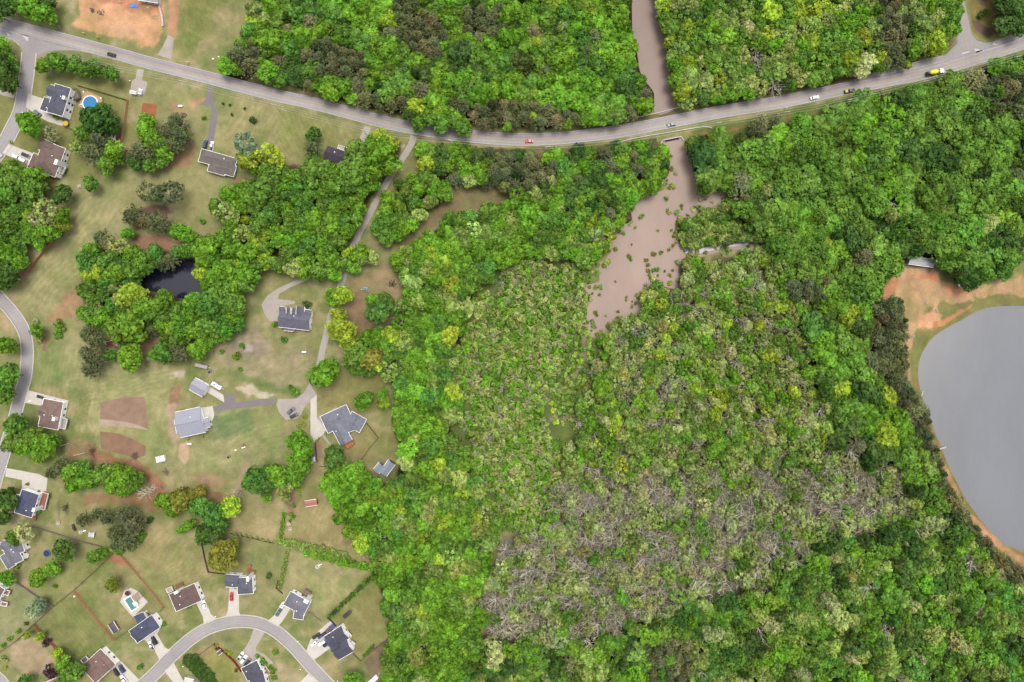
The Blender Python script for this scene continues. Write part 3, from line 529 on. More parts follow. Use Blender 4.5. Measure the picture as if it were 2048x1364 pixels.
DRIVES = [  # name, outline, material key, height
 ('driveway', [(56,187),(88,198),(100,215),(100,230),(128,243),(125,252),(95,243),(70,229),(52,213)], 'conc', .035),
 ('driveway', [(17,288),(75,310),(60,332),(5,306)], 'conc', .035),
 ('driveway', [(-40,174),(0,180),(31,186),(28,197),(0,189),(-40,180)], 'conc_old', .035),
 ('driveway', [(56,780),(92,790),(137,801),(134,810),(90,806),(85,812),(48,805)], 'conc', .035),
 ('driveway', [(13,936),(44,941.6),(77,948),(95,957),(92,985),(90,1010),(70,1000),(44,985),(44,960),(10,953)], 'conc', .035),
 ('driveway', [(391,1203),(409,1195),(422,1228),(434,1238),(408,1249),(406,1234)], 'conc', .035),
 ('driveway', [(459,1175),(478,1180),(478,1224),(481,1231),(451,1234),(456,1221)], 'conc', .035),
 ('driveway', [(564,1204),(584,1212),(566,1241),(556,1253),(535,1242),(548,1231)], 'conc', .035),
 ('driveway', [(508,1256),(530,1264),(512,1294),(512,1320),(492,1343),(472,1318),(493,1292),(501,1276)], 'conc_old', .035),
 ('driveway', [(292,1262),(314,1268),(330,1295),(341,1300),(319,1320),(309,1299),(288,1278)], 'conc', .035),
 ('driveway', [(226,1325),(242,1322),(277,1358),(262,1385),(240,1352),(224,1340)], 'conc', .035),
 ('driveway', [(663,1240),(690,1265),(658,1298),(627,1321),(612,1304),(621,1279),(640,1259)], 'conc', .035),
 ('driveway', [(347,1325),(366,1360),(392,1400),(350,1400),(346,1364),(329,1342)], 'conc', .035),
 ('driveway', [(619,1345),(637,1363),(640,1400),(570,1400),(600,1364)], 'conc', .035),
 ('driveway', [(623,555),(590,561),(558,575.5),(534,591.6),(523,609),(529,627),(540,643),(560,642),(566,612),(590,607),(590,602),(556,598),(558,588),(582,574),(614,561)], 'conc_old', .035),
 ('driveway', [(415,172),(425,172),(426,196),(434,228),(433,248),(426,287),(413,287),(418,255),(423,228),(421,212),(401,209),(413,197)], 'pave_dark', .033),
 ('driveway', [(729,252),(741,255),(732,284),(718,300),(716,284)], 'conc_old', .034),
 ('driveway', [(274,138),(288,139),(284,160),(295,164),(288,193),(259,190),(264,161),(271,157)], 'conc_old', .036),
 ('gravel_entrance', [(336.5,70),(348,76),(342,118),(314,110),(326,92)], 'gravel', .034),
 ('gravel_yard', [(619,766),(634,790),(634,800),(612,808),(603,828),(592,838),(572,840),(558,824),(553,808),(556,798),(592,797),(607,786)], 'gravel', .032),
 ('driveway', [(633,790),(634,837),(655,855),(648,868),(629,884),(621,868),(621,800)], 'conc', .037),
 ('driveway', [(553,797),(553,808),(500,814),(460,818),(430,824),(427,814),(448,806),(447,790),(468,787),(472,805),(520,798)], 'pave_dark', .033),
 ('driveway', [(416,771),(447,790),(449,805),(414,784)], 'conc', .036),
 ('driveway', [(396,817),(425,812),(429,830),(424,843),(416,845),(413,837),(400,835)], 'conc', .036),
 ('path', [(632,838),(672,814),(680,820),(676,826),(672,823),(640,845)], 'conc_old', .034),
 ('path', [(644,872),(648,870),(664,892),(660,892)], 'conc_old', .034),
 ('path', [(511,1301),(528,1308),(545,1324),(546,1328),(540,1328),(525,1312),(510,1306)], 'conc_old', .034),
 ('garden_path', [(301,1253),(320,1258),(313,1270),(300,1275)], 'conc', .034),
]
for nm, pg, mk, z in DRIVES: sheet(nm, pg, z, M[mk], 0, thick=z - .002)
LANE = [(828,272),(824,284),(817,298),(804,318),(790,338),(773,366),(755,398),(738,430),(722,458),(705,495),(693,530),(684,562),(672,600),(661,636),(652,672),(644,705),(638,735),(629,770)]
ribbon('lane', LANE, 3.5, .03, M['conc_old'], 6, h=.03)

def tilled(name, c, poly, ang, z, sc=1.6):
    t = NT(name); w = t.node("ShaderNodeTexWave"); w.inputs['Scale'].default_value = sc; w.inputs['Distortion'].default_value = 1.2; w.inputs['Detail'].default_value = 3
    mp = t.node("ShaderNodeMapping"); mp.inputs['Rotation'].default_value = (0, 0, R(ang)); t.l(t.pos(), mp.inputs['Vector']); t.l(mp.outputs[0], w.inputs['Vector'])
    x = t.mix(c, t.ramp(w.outputs['Fac'], [(0, .9), (1, 1.08)]), 1, 'MULTIPLY'); x = t.mix(x, t.ramp(t.noise(.2, 4), [(.3, .84), (.7, 1.14)]), 1, 'MULTIPLY')
    sheet(name, poly, z, t.fin(x, .95, .05), 0)
tilled('tilled_soil', alb(172,143,122), [(201.6,804.5),(222,800),(242,795.6),(266,794),(289,794.5),(293,825),(297,858),(275,849),(250,843.5),(225,840),(200,838)], 95, .004)
tilled('tilled_soil', alb(200,178,158), [(201,838.5),(225,840.5),(250,844),(275,850),(297,859),(294,861),(272,856),(250,853.5),(225,852),(200,850)], 95, .004)
tilled('tilled_soil', alb(166,132,108), [(200,863),(220,864.5),(242,868),(266,878),(292,893),(290,911),(274,916),(239,908),(218,902),(202,897)], 95, .004)
tilled('bare_soil', alb(182,118,84), [(285,206),(300,207),(314.5,210),(310,236),(296,240),(280,239)], 20, .004, .4)

def water(name, poly, c, z, rough, scale, strength, per=3, mott=.05, spec=.5, deep=None):
    t = NT(name + '_water'); n = t.noise(scale, 3, .6); t.bump(n, strength, .05)
    mp = t.node('ShaderNodeMapping'); mp.inputs['Scale'].default_value = (1, .45, 1); mp.inputs['Rotation'].default_value = (0, 0, .5); t.l(t.pos(), mp.inputs['Vector']); x = t.mix(c, t.ramp(t.noise(.035, 6, .65, mp.outputs[0]), [(.32, (1 - mott, 1 - mott * 1.1, 1 - mott * 1.2)), (.68, (1 + mott, 1 + mott, 1 + mott))]), 1, 'MULTIPLY')
    x = t.mix(x, t.ramp(t.noise(1.6, 4, .7), [(.3, .95), (.7, 1.05)]), 1, 'MULTIPLY')
    if deep:   # paler towards the bank, darker towards mid-lake
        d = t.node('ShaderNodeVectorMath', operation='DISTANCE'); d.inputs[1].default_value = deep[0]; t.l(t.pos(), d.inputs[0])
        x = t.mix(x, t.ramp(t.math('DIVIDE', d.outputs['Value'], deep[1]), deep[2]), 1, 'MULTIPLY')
    return sheet(name, poly, z, t.fin(x, rough, spec), per)
water('creek', CREEK, alb(180,156,140), .006, .5, .5, .12, 3, .14, .2); water('creek', CREEK_N, alb(166,144,132), .006, .5, .5, .12, 3, .12, .2)
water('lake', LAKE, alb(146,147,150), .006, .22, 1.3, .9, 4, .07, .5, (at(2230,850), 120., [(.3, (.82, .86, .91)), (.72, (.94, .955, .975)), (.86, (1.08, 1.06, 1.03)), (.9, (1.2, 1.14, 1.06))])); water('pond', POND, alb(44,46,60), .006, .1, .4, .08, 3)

water('side_channel', [(1362,496),(1393,497),(1448,490),(1503,483),(1540,488),(1566,510),(1572,535),(1567,535),(1558,514),(1534,495),(1503,489),(1448,496),(1410,504),(1380,510)], alb(158,164,180), .01, .3, .9, .5, 3, .3, .4)
# ================================================================= TREES
def leaf_quads(C, Nrm, size, g, aspect=1.0, zs=1.0):
    """small leaf-clump faces at centres C facing roughly Nrm"""
    n = len(C); r = g.normal(size=(n, 3)); a = np.cross(Nrm, r); a /= np.linalg.norm(a, axis=1)[:, None] + 1e-9
    b = np.cross(Nrm, a); b /= np.linalg.norm(b, axis=1)[:, None] + 1e-9
    s = (size * g.uniform(.7, 1.3, n))[:, None]; a = a * s; b = b * s * aspect
    k = np.array([1, 1, zs])
    return np.stack((C + (-a - b) * k, C + (a * .8 - b) * k, C + (a + b) * k, C + (-a * .8 + b) * k), 1).reshape(-1, 3)
def unit_dirs(n, g, zmin=-1.0):
    z = g.uniform(zmin, 1, n); ph = g.uniform(0, 6.2832, n); r = np.sqrt(1 - z * z); return np.stack((r * np.cos(ph), r * np.sin(ph), z), 1)
def crown_broad(seed, nl=34, per=46, lr=.27, size=.075, zs=.34, z0=.63, zr=.27, spread=.74, lean=0.0, vlob=.44):
    g = np.random.default_rng(seed); V = []; T = []
    D = unit_dirs(nl * 4, g, -.25); keep = []
    for d in D:     # lobes spread evenly over the dome
        if all(np.linalg.norm(d - D[k]) > .36 for k in keep): keep.append(np.where((D == d).all(1))[0][0])
        if len(keep) >= nl: break
    sq = 1 + .22 * np.cos(2 * (np.arctan2(D[:, 1], D[:, 0]) - g.uniform(0, 6.3))) + .1 * np.cos(3 * np.arctan2(D[:, 1], D[:, 0]) + g.uniform(0, 6))
    for k in keep:
        d = D[k]; sp = spread * g.uniform(.82, 1.12) * sq[k]; r = lr * g.uniform(.7, 1.3)
        c = np.array((d[0] * sp, d[1] * sp, z0 + zr * d[2] * g.uniform(.8, 1.1)))
        m = int(per * g.uniform(.8, 1.2)); e = unit_dirs(m, g, -.35)
        rr = (r * g.uniform(.72, 1.12, m))[:, None]; P = c + e * rr * np.array([1, 1, zs])
        nn = e + g.normal(size=(m, 3)) * .55; nn[:, 2] += .25
        V.append(leaf_quads(P, nn, size, g, zs=zs)); T.append(np.clip(.5 + g.normal() * vlob * .5 + g.normal(size=m) * .16, 0, 1))
    return np.concatenate(V), np.concatenate(T)
def crown_pine(seed, nb=76, per=15):
    g = np.random.default_rng(seed); V = []; T = []
    for k in range(nb):
        t = (k + .5) / nb; z = .5 + .5 * t; L = (1 - t) ** .75 * .98 * g.uniform(.75, 1.12) + .06; ph = k * 2.4 + g.uniform(-.3, .3)
        s = g.uniform(.3, 1.04, per); P = np.stack((np.cos(ph) * L * s, np.sin(ph) * L * s, z + .02 * s - .05 * s * s), 1) + g.normal(size=(per, 3)) * np.array((.06, .06, .012))
        nn = np.tile(np.array((math.cos(ph) * .5, math.sin(ph) * .5, .8)), (per, 1)) + g.normal(size=(per, 3)) * .6
        V.append(leaf_quads(P, nn, .085, g, .5, .35)); T.append(np.clip(.45 + g.normal() * .12 + g.normal(size=per) * .2, 0, 1))
    return np.concatenate(V), np.concatenate(T)
def crown_sparse(seed, n=150, size=.06):
    g = np.random.default_rng(seed); D = unit_dirs(n, g, -.3); P = D * (g.uniform(.25, 1.0, n)[:, None]) * np.array((1, 1, .3)) + (0, 0, .66)
    return leaf_quads(P, g.normal(size=(n, 3)), size, g, zs=.4), np.clip(g.normal(size=n) * .25 + .5, 0, 1)
def crown_shrub(seed, nl=9, per=26):
    return crown_broad(seed, nl, per, .36, .12, .8, .45, .35, .62, vlob=.24)
def crown_cone(seed, n=420):
    g = np.random.default_rng(seed); z = g.uniform(0, 1, n) ** .8; ph = g.uniform(0, 6.2832, n); r = (1 - z) ** .6 * g.uniform(.85, 1.05, n)
    P = np.stack((r * np.cos(ph), r * np.sin(ph), z), 1); nn = np.stack((np.cos(ph), np.sin(ph), np.full(n, .6)), 1) + g.normal(size=(n, 3)) * .4
    return leaf_quads(P, nn, .12, g, .7, .4), np.clip(g.normal(size=n) * .2 + .5, 0, 1)
def limbs(seed, n=7, top=.72, reach=.6, thick=.06, twigs=0, zbase=.35):
    g = np.random.default_rng(seed + 500); mb = MB(); mb.tube((0, 0, -.02), (0, 0, zbase + .1), thick, thick * .7, 5); mb.tube((0, 0, zbase + .1), (.03, .02, top), thick * .7, thick * .25, 4)
    for k in range(n):
        ph = k * 2.4 + g.uniform(-.4, .4); z = zbase + (top - zbase) * g.uniform(0, .8); L = reach * g.uniform(.7, 1.25); e = np.array((math.cos(ph) * L, math.sin(ph) * L, z + g.uniform(.06, .2)))
        b = np.array((0, 0, z)); m = b + (e - b) * .5 + np.array((0, 0, -.02)); mb.tube(b, m, thick * .45, thick * .32, 3); mb.tube(m, e, thick * .32, thick * .14, 3)
        for q in range(twigs):
            s = g.uniform(.25, 1); p = b + (e - b) * s; d = np.array((math.cos(ph + g.uniform(-1.1, 1.1)), math.sin(ph + g.uniform(-1.1, 1.1)), .18)) * g.uniform(.15, .4); d[2] = g.uniform(.02, .14)
            mb.tube(p, p + d, thick * .2, thick * .07, 3)
    return mb
def crown_mesh(name, VT):
    V, T = VT; f = np.arange(len(V)).reshape(-1, 4)
    return fast_mesh(name, V, f, M['leaf'], {'v': ('FLOAT', 'FACE', T.astype(np.float32))})
NB, NP, NS, ND = 7, 4, 4, 5
LIB = {'broad': [(crown_mesh('crown', crown_broad(10 + i, 26 + 3 * i)), limbs(i).mesh('trunk', M['bark'])) for i in range(NB)],
       'loose': [(crown_mesh('crown', crown_broad(40 + i, 24, 30, .24, .075, spread=.8)), limbs(i + 20, 10, .8, .8, .035, 4).mesh('trunk', M['greybark'])) for i in range(3)],
       'pine': [(crown_mesh('crown', crown_pine(60 + i)), limbs(i + 40, 5, .95, .35, .05).mesh('trunk', M['bark'])) for i in range(NP)],
       'bare': [(crown_mesh('crown', crown_sparse(80 + i, (0, 30, 80, 160, 50)[i] + 8, .055)), limbs(i + 60, 16, .9, .9, .062, 8, .25).mesh('trunk', M['greybark'])) for i in range(ND)],
       'shrub': [(crown_mesh('shrub', crown_shrub(100 + i)), limbs(i + 80, 5, .5, .4, .05, 0, .05).mesh('stem', M['bark'])) for i in range(NS)],
       'cone': [(crown_mesh('shrub', crown_cone(120 + i)), limbs(i + 90, 3, .8, .2, .05).mesh('stem', M['bark'])) for i in range(2)]}
TONE = {'bright': (108,149,50), 'mid': (101,135,56), 'dark': (80,107,52), 'deep': (66,94,46), 'lime': (146,168,58), 'pale': (148,162,92), 'olive': (108,116,80), 'tan': (132,132,92), 'gold': (130,132,58), 'blue': (126,146,118), 'purple': (76,58,70), 'gray': (158,154,128), 'wet': (130,152,78), 'wetpale': (152,160,106), 'emerald': (92,133,60), 'cream': (170,172,120)}
KL = 1.15             # crown brightness against a level sheet of the same colour, self-shade included
def tint_of(tone, g, var=.15):
    c = np.array(alb(*TONE[tone], KL)) * (1 + g.normal() * var) * (1 + g.normal(size=3) * .05); return tuple(np.clip(c, .004, .6))

tr = np.random.default_rng(21); pyr = random.Random(5)
PLACED = []          # px, py, r_px, kind, tone, height m, individual?, label, category
def T(px, py, r, tone='mid', kind='broad', h=None, label=None, indiv=True, name=None, sq=1.0):
    rm = r * PX
    if h is None: h = {'broad': 3.5 + 2.0 * rm, 'loose': 4 + 1.9 * rm, 'pine': 5 + 2.3 * rm, 'bare': 5 + 1.8 * rm, 'shrub': .6 + 1.0 * rm, 'cone': 1.5 + 2.2 * rm}[kind]
    PLACED.append(dict(px=px, py=py, r=r, kind=kind, tone=tone, h=h, indiv=indiv, label=label, name=name, sq=sq))
# ---- yard, street and field trees picked out one by one in the photo
for a in [
 # north-west corner
 (14,14,20,'dark'),(40,4,20,'mid'),(62,14,22,'bright'),(84,26,20,'bright'),(102,34,12,'bright'),(94,4,18,'dark'),(-8,26,20,'mid'),
 (6,94,17,'bright'),(2,128,22,'dark'),(24,118,9,'bright'),(14,160,24,'dark'),(26,140,10,'mid'),
 (88,132,15,'bright'),(112,122,20,'mid'),(124,132,14,'mid'),(152,130,14,'mid'),(175,140,16,'mid'),(200,141,11,'mid'),(224,148,16,'mid'),(186,128,10,'mid'),
 (59,248,24,'bright'),(192,240,30,'dark'),(222,246,18,'dark'),(168,266,19,'mid'),(205,222,14,'dark'),(156,292,15,'pale'),
 (228,302,19,'bright'),(212,330,19,'mid'),(236,322,10,'mid'),(30,340,22,'mid'),(68,352,21,'bright'),(28,364,24,'mid'),(60,378,26,'mid'),(12,384,26,'mid'),(84,372,15,'mid'),
 (294,248,20,'bright'),(296,270,22,'bright'),(318,288,20,'mid'),(328,306,17,'bright'),(326,322,12,'mid'),(272,326,16,'dark'),(300,330,14,'mid'),
 (627,269,13,'emerald'),(760,276,18,'lime'),(746,288,18,'bright'),(718,310,30,'mid'),(758,308,32,'bright'),(704,352,32,'mid'),(664,372,26,'mid'),(628,342,30,'mid'),(612,354,22,'mid'),(652,340,18,'mid'),(778,330,22,'bright'),(742,340,24,'bright'),
 (538,360,30,'mid'),(516,392,28,'mid'),(494,322,20,'lime'),(512,336,12,'bright'),(556,388,20,'mid'),(500,372,16,'mid'),
 (125,389,20,'dark'),(92,466,22,'bright'),(122,452,14,'lime'),(56,430,12,'lime'),(64,446,8,'lime'),(9,446,26,'mid'),(-4,472,22,'mid'),(14,504,22,'bright'),(16,548,24,'dark'),(4,568,16,'mid'),(80,486,12,'bright'),
 (182,368,13,'mid'),(256,466,11,'bright'),(174,522,21,'emerald'),(220,520,22,'mid'),(268,508,20,'bright'),(198,546,18,'lime'),(232,546,22,'bright'),(262,540,22,'mid'),(290,526,24,'mid'),(176,550,16,'lime'),
 (362,464,19,'bright'),(382,474,15,'bright'),(398,484,10,'mid'),(412,500,26,'bright'),(432,520,18,'mid'),(462,500,20,'bright'),(498,506,22,'bright'),(448,544,26,'bright'),(404,545,18,'lime'),(496,546,24,'bright'),(478,530,16,'lime'),(424,556,18,'bright'),(470,566,20,'bright'),(422,486,14,'mid'),
 (520,450,22,'mid'),(512,412,20,'mid'),(490,438,9,'lime'),(530,470,16,'lime'),(514,482,18,'lime'),
 (262,590,26,'lime'),(240,600,16,'pale'),(284,612,20,'bright'),(252,656,34,'bright'),(222,650,18,'mid'),(205,634,20,'bright'),(186,604,16,'mid'),(228,574,14,'pale'),(300,632,18,'mid'),(286,648,14,'mid'),(226,640,12,'lime'),
 (262,715,26,'bright'),(222,710,12,'emerald'),(14,690,20,'bright'),(14,752,26,'mid'),(10,790,18,'mid'),
 (75,662,13,'bright'),(326,602,22,'bright'),(388,606,22,'bright'),(358,624,20,'mid'),(360,650,22,'mid'),(418,612,28,'emerald'),(444,588,26,'mid'),(470,610,22,'mid'),(420,648,24,'mid'),(450,652,20,'emerald'),(388,660,20,'bright'),(345,656,16,'lime'),(474,640,12,'bright'),(408,668,16,'bright'),(454,670,12,'bright'),(415,570,14,'bright'),(334,674,14,'mid'),
 (330,704,20,'emerald'),(394,702,18,'bright'),(408,690,14,'bright'),(312,706,12,'bright'),
 (588,535,19,'pale'),(640,542,22,'mid'),(612,520,18,'bright'),(664,520,18,'bright'),(720,508,20,'bright'),(740,514,14,'pale'),(706,534,13,'bright'),(698,504,12,'lime'),
 (668,596,20,'bright'),(684,592,20,'lime'),(678,630,17,'lime'),(684,660,27,'lime'),(698,684,17,'lime'),(760,622,26,'emerald'),(746,600,14,'bright'),(770,600,16,'mid'),(736,672,15,'bright'),(758,668,15,'bright'),(782,670,18,'lime'),(712,710,24,'mid'),(744,716,22,'gold'),(774,712,16,'mid'),(770,690,16,'bright'),
 (648,748,28,'bright'),(662,730,16,'bright'),(32,850,22,'mid'),(26,886,20,'mid'),(46,894,18,'bright'),(66,872,18,'mid'),(88,890,24,'bright'),(110,880,12,'mid'),(76,912,14,'mid'),
 (145,945,20,'bright'),(168,936,16,'mid'),(178,962,18,'bright'),(150,968,16,'bright'),(206,950,20,'mid'),(226,966,20,'bright'),(250,950,22,'bright'),(268,962,18,'mid'),(236,940,14,'mid'),(250,978,14,'bright'),(280,958,12,'mid'),
 (600,888,26,'bright'),(598,926,26,'bright'),(590,950,20,'bright'),(556,950,24,'bright'),(512,958,26,'emerald'),(534,966,22,'dark'),(572,972,16,'pale'),(612,908,14,'bright'),(540,940,14,'mid'),(532,992,11,'bright'),
 (728,802,19,'bright'),(668,912,22,'emerald'),(768,808,12,'lime'),(766,790,10,'bright'),
 (328,1002,19,'bright'),(362,998,22,'gold'),(386,990,15,'gold'),(402,982,11,'gold'),(346,1018,14,'bright'),(402,1014,22,'emerald'),(428,1028,24,'emerald'),(440,1046,18,'emerald'),(460,1014,21,'lime'),(410,1066,20,'dark'),(434,1074,18,'dark'),(448,1110,28,'gold'),(432,1120,18,'gold'),(466,1094,14,'gold'),(374,1052,10,'bright'),(362,1060,8,'bright'),(384,1048,8,'bright'),
 (128,1100,22,'dark'),(190,1112,15,'mid'),(204,1106,10,'mid'),(104,1136,14,'bright'),(76,1156,17,'bright'),(12,1002,20,'dark'),(6,1034,16,'dark'),(22,984,11,'dark'),(14,1156,15,'bright'),(112,1142,9,'bright'),(28,1076,13,'mid'),
 (225,1170,14,'gold'),(80,1208,12,'blue'),(66,1222,13,'blue'),(146,1346,22,'mid'),(126,1326,14,'bright'),(130,1362,18,'mid'),(50,1362,13,'mid'),(116,1306,10,'lime'),(80,1272,8,'lime'),(55,1270,7,'lime'),
 (706,1362,18,'bright'),(800,1380,20,'mid'),
 # roadside trees north of the road that hang over it
 (838,248,15,'mid'),(862,240,15,'mid'),(884,252,14,'mid'),(906,246,15,'mid'),(928,256,15,'mid'),(820,230,13,'dark'),
]: T(*a)
for a in [(494,290,24,'blue'),(338,388,26,'olive'),(300,384,22,'tan'),(540,312,26,'lime'),(454,426,24,'pale'),(486,466,18,'pale'),(94,424,26,'pale'),(78,440,18,'cream'),(236,492,19,'pale'),(50,1064,19,'cream'),(103,266,13,'cream'),(568,984,14,'pale'),(722,514,16,'pale')]: T(a[0], a[1], a[2], a[3], 'loose')
for a in [(197,278,24),(186,306,26),(352,244,24),(338,262,24),(362,270,24),(346,288,20),(281,300,25),(266,312,16),(264,430,25),(290,442,18),(312,444,26),(330,452,18),(202,476,21),(216,488,14),(624,297,20),(176,668,21),(190,680,18),(178,708,24),(180,738,21),(196,722,16),(340,520,20),(322,528,14),(360,710,21),(350,698,14),(122,930,20),(104,946,16),(136,952,14),(215,1036,18),(250,1030,24),(266,1048,24),(232,1066,24),(254,1084,22),(232,1090,16),(192,1028,13),(166,1040,16),(480,112,24),(500,132,22),(464,112,14),(512,104,16)]:
    T(a[0], a[1], a[2], 'olive', 'pine', 9 + 1.0 * a[2] * PX)
for a in [(286,602,16),(130,946,14),(290,980,12),(470,985,9),(728,1104,9),(194,614,13),(240,292,12),(310,978,10)]: T(a[0], a[1], a[2], 'gray', 'bare')
SHR = [(27,162,3.5,'lime'),(22,284,4,'lime'),(105,284,6,'mid'),(506,240,8,'deep'),(408,236,5,'mid'),(446,207,3,'deep'),(460,210,3,'deep'),(490,217,3.2,'deep'),(464,229,3.4,'deep'),(405,442,6.5,'bright'),(614,608,9,'dark'),(550,648,7,'bright'),(568,678,8,'emerald'),(444,703,6,'bright'),(474,711,10,'bright'),(484,690,6,'bright'),(37,1262,6,'bright'),(20,1277,6,'bright'),(7,1290,6,'bright'),(53,1247,5,'dark'),(325,1248,7,'bright'),(95,1284,10,'purple'),(102,1344,15,'purple'),(8,1318,7,'pale'),(10,1336,5,'lime'),(110,1172,5,'bright'),(538,1152,7,'dark'),(551,1305,7,'bright'),(472,1341,4,'dark'),(70,644,8,'cream'),(78,680,8,'cream'),(120,650,12,'mid'),(116,668,10,'bright'),(72,1024,8,'mid'),(52,1090,6,'lime'),(46,1118,6,'lime'),(36,1134,6,'lime'),(280,1334,7,'mid'),(130,1064,0,'mid'),(434,1290,4,'lime'),(452,1302,3.5,'lime'),(460,1307,5,'lime'),(434,1298,4,'dark'),(515,1312,5,'bright'),(524,1321,6,'bright'),(530,1328,5,'bright'),(541,1336,6,'bright'),(546,1343,7,'bright'),(548,1356,6,'bright'),(379,1214,5,'bright'),(98,946,0,'mid'),(366,820,3,'lime'),(361,823,3,'lime'),(399,815,3,'lime'),(376,879,3,'lime'),(404,873,3.5,'lime'),(602,862,6,'lime'),(598,868,7,'lime'),(606,848,6,'lime'),(610,834,5,'lime'),(596,852,5,'lime'),(652,866,3.5,'lime'),(638,877,3,'lime'),(634,881,3.5,'lime'),(1962,30,8,'dark'),(1972,22,6,'mid'),(108,232,4,'lime'),(114,236,4,'lime'),(1924,550,0,'dark'),(588,1012,5,'bright'),(583,1030,6,'bright'),(576,1000,5,'bright'),(598,978,5,'lime'),(600,988,4,'lime'),(588,1034,5,'bright'),(580,1042,4,'bright'),(480,738,5,'bright'),(590,782,9,'bright'),(582,774,6,'emerald'),(284,1068,10,'bright'),(278,1080,11,'bright'),(264,1094,10,'bright'),(240,1102,10,'bright'),(222,1100,8,'lime'),(300,1040,8,'dark'),(150,1064,0,'mid'),(78,984,4,'mid'),(98,994,4,'mid'),(54,968,4,'mid')]
for a in SHR:
    if a[2]: T(a[0], a[1], a[2], a[3], 'shrub')
# the rows of hedge bushes between the big lawns, and the creeper-grown fences
for k in range(11): T(565 + k * 7.2, 1083 + k * 1.3 + (2 if k > 5 else 0), 9, 'wet', 'shrub', 2.4, name='hedge_bush')
for q in [(646,1095,7.5),(660,1099,8),(669,1103,8),(679,1106,8),(689,1111,8)]: T(q[0], q[1], q[2], 'wet', 'shrub', 2.4, name='hedge_bush')
for k in range(9): T(618 + k * 15, 1106 + k * 3.6, 11.5, 'bright', 'shrub', 2.2, name='hedge_bush')
for k in range(8): T(559 + k * 1.5 - (k > 4) * 1, 1084 - k * 8, 5.6, 'bright', 'shrub', 1.8, name='hedge_bush')
for k in range(9): T(575 - k * 1.9, 1103 + k * 9, 5.4, 'wet', 'shrub', 1.8, name='hedge_bush')
for k in range(8): T(470 + k * 11, 1067 + k * 2.4, 3.6, 'pale', 'shrub', 1.5, name='hedge_bush')
for k in range(16): T(745 - k * 5.6, 1152 + k * 5.3, 5.8, 'dark' if k % 3 else 'mid', 'shrub', 1.9, name='hedge_bush')
for k in range(10): T(744 - k * 2.5 + 2, 1292 + k * 2.8, 3.6, 'mid', 'shrub', 1.6, name='hedge_bush') if k < 8 else None
for k in range(9): T(373 + k * 6.2, 1322 + k * 6.4, 12, 'dark', 'cone', 5.5, name='arborvitae')
for k in range(5): T(386 + k * 8, 1320 + k * 9, 10, 'dark', 'cone', 5.0, name='arborvitae')
# bushes standing in the muddy water
ISL = [(1258,512,5),(1262,519,4),(1308,508,6),(1323,505,5),(1338,499,4),(1293,520,5),(1296,530,5),(1297,541,5),(1314,538,6),(1306,541,4),(1299,549,4),(1363,411,4),(1364,417,3),(1335,420,4),(1336,426,3),(1375,430,3),(1389,414,3),(1282,434,5),(1286,430,4),(1316,461,3),(1264,489,2.5),(1231,563,2.5),(1253,594,3),(1253,600,3),(1265,603,2.5),(1192,577,2.5),(1195,631,3),(1330,542,3),(1316,551,3),(1369,502,3),(1187,650,6),(1184,642,5),(1440,408,4),(1190,654,4)]
for a in ISL: T(a[0], a[1], a[2], pyr.choice(['wet', 'mid', 'gold']), 'shrub', .4 + a[2] * .22, name='water_bush')

# ---- woods: filled by dart throwing, larger crowns first
GRID = {}
def near_ok(px, py, r, f, c=40):
    gx_, gy_ = int(px // c), int(py // c)
    for i in (-1, 0, 1):
        for j in (-1, 0, 1):
            for (x, y, q) in GRID.get((gx_ + i, gy_ + j), ()):
                if (x - px) ** 2 + (y - py) ** 2 < (f * (r + q)) ** 2: return False
    return True
def reg(px, py, r, c=40): GRID.setdefault((int(px // c), int(py // c)), []).append((px, py, r))
for p in PLACED:
    if p['kind'] != 'shrub' or p['r'] > 6: reg(p['px'], p['py'], p['r'])
BOX = {}
def inside(poly, x, y):
    b = BOX.get(id(poly))
    if b is None: b = BOX[id(poly)] = (poly, min(p[0] for p in poly), max(p[0] for p in poly), min(p[1] for p in poly), max(p[1] for p in poly))
    if not (b[1] <= x <= b[2] and b[3] <= y <= b[4]): return False
    c = False; n = len(poly)
    for i in range(n):
        x1, y1 = poly[i]; x2, y2 = poly[i - 1]
        if (y1 > y) != (y2 > y) and x < (x2 - x1) * (y - y1) / (y2 - y1) + x1: c = not c
    return c
KEEP_OUT = [[(744,915),(794,912),(796,945),(780,962),(748,955)], [(1812,510),(1874,514),(1872,536),(1808,532)], POND, [(642,296),(698,288),(700,318),(682,330),(640,322)]]
CHAN = [[(1166,668),(1175,672),(1171,690),(1177,706),(1173,724),(1160,744),(1150,756),(1146,754),(1158,732),(1165,718),(1166,700),(1162,686)], [(1100,836),(1118,835),(1138,829),(1160,834),(1158,839),(1138,836),(1118,841),(1102,842)], [(1086,781),(1106,780),(1126,773),(1128,778),(1106,786),(1088,788)], [(1165,668),(1120,659),(1118,669),(1163,678)], [(1108,850),(1140,846),(1158,870),(1150,890),(1120,880)]]
CREEK_OPEN = CREEK[:17] + [(1362,490),(1378,494),(1384,504),(1364,518)] + CREEK[CREEK.index((1357,540)):]
CLEAR = [CREEK_OPEN, CREEK_N, LAKE, [(900,395),(945,376),(1028,384),(1012,404),(950,414),(895,428),(860,455),(845,480),(780,494),(750,492),(835,462),(870,420)], [(855,342),(898,352),(900,362),(865,356)]] + CHAN
SIDE = [(1370,494),(1393,495),(1448,488),(1503,481),(1540,486),(1568,512),(1560,516),(1534,498),(1503,491),(1448,499),(1410,507),(1380,514)]; RP = smooth(ROAD, 6); LP = smooth(LANE, 6)
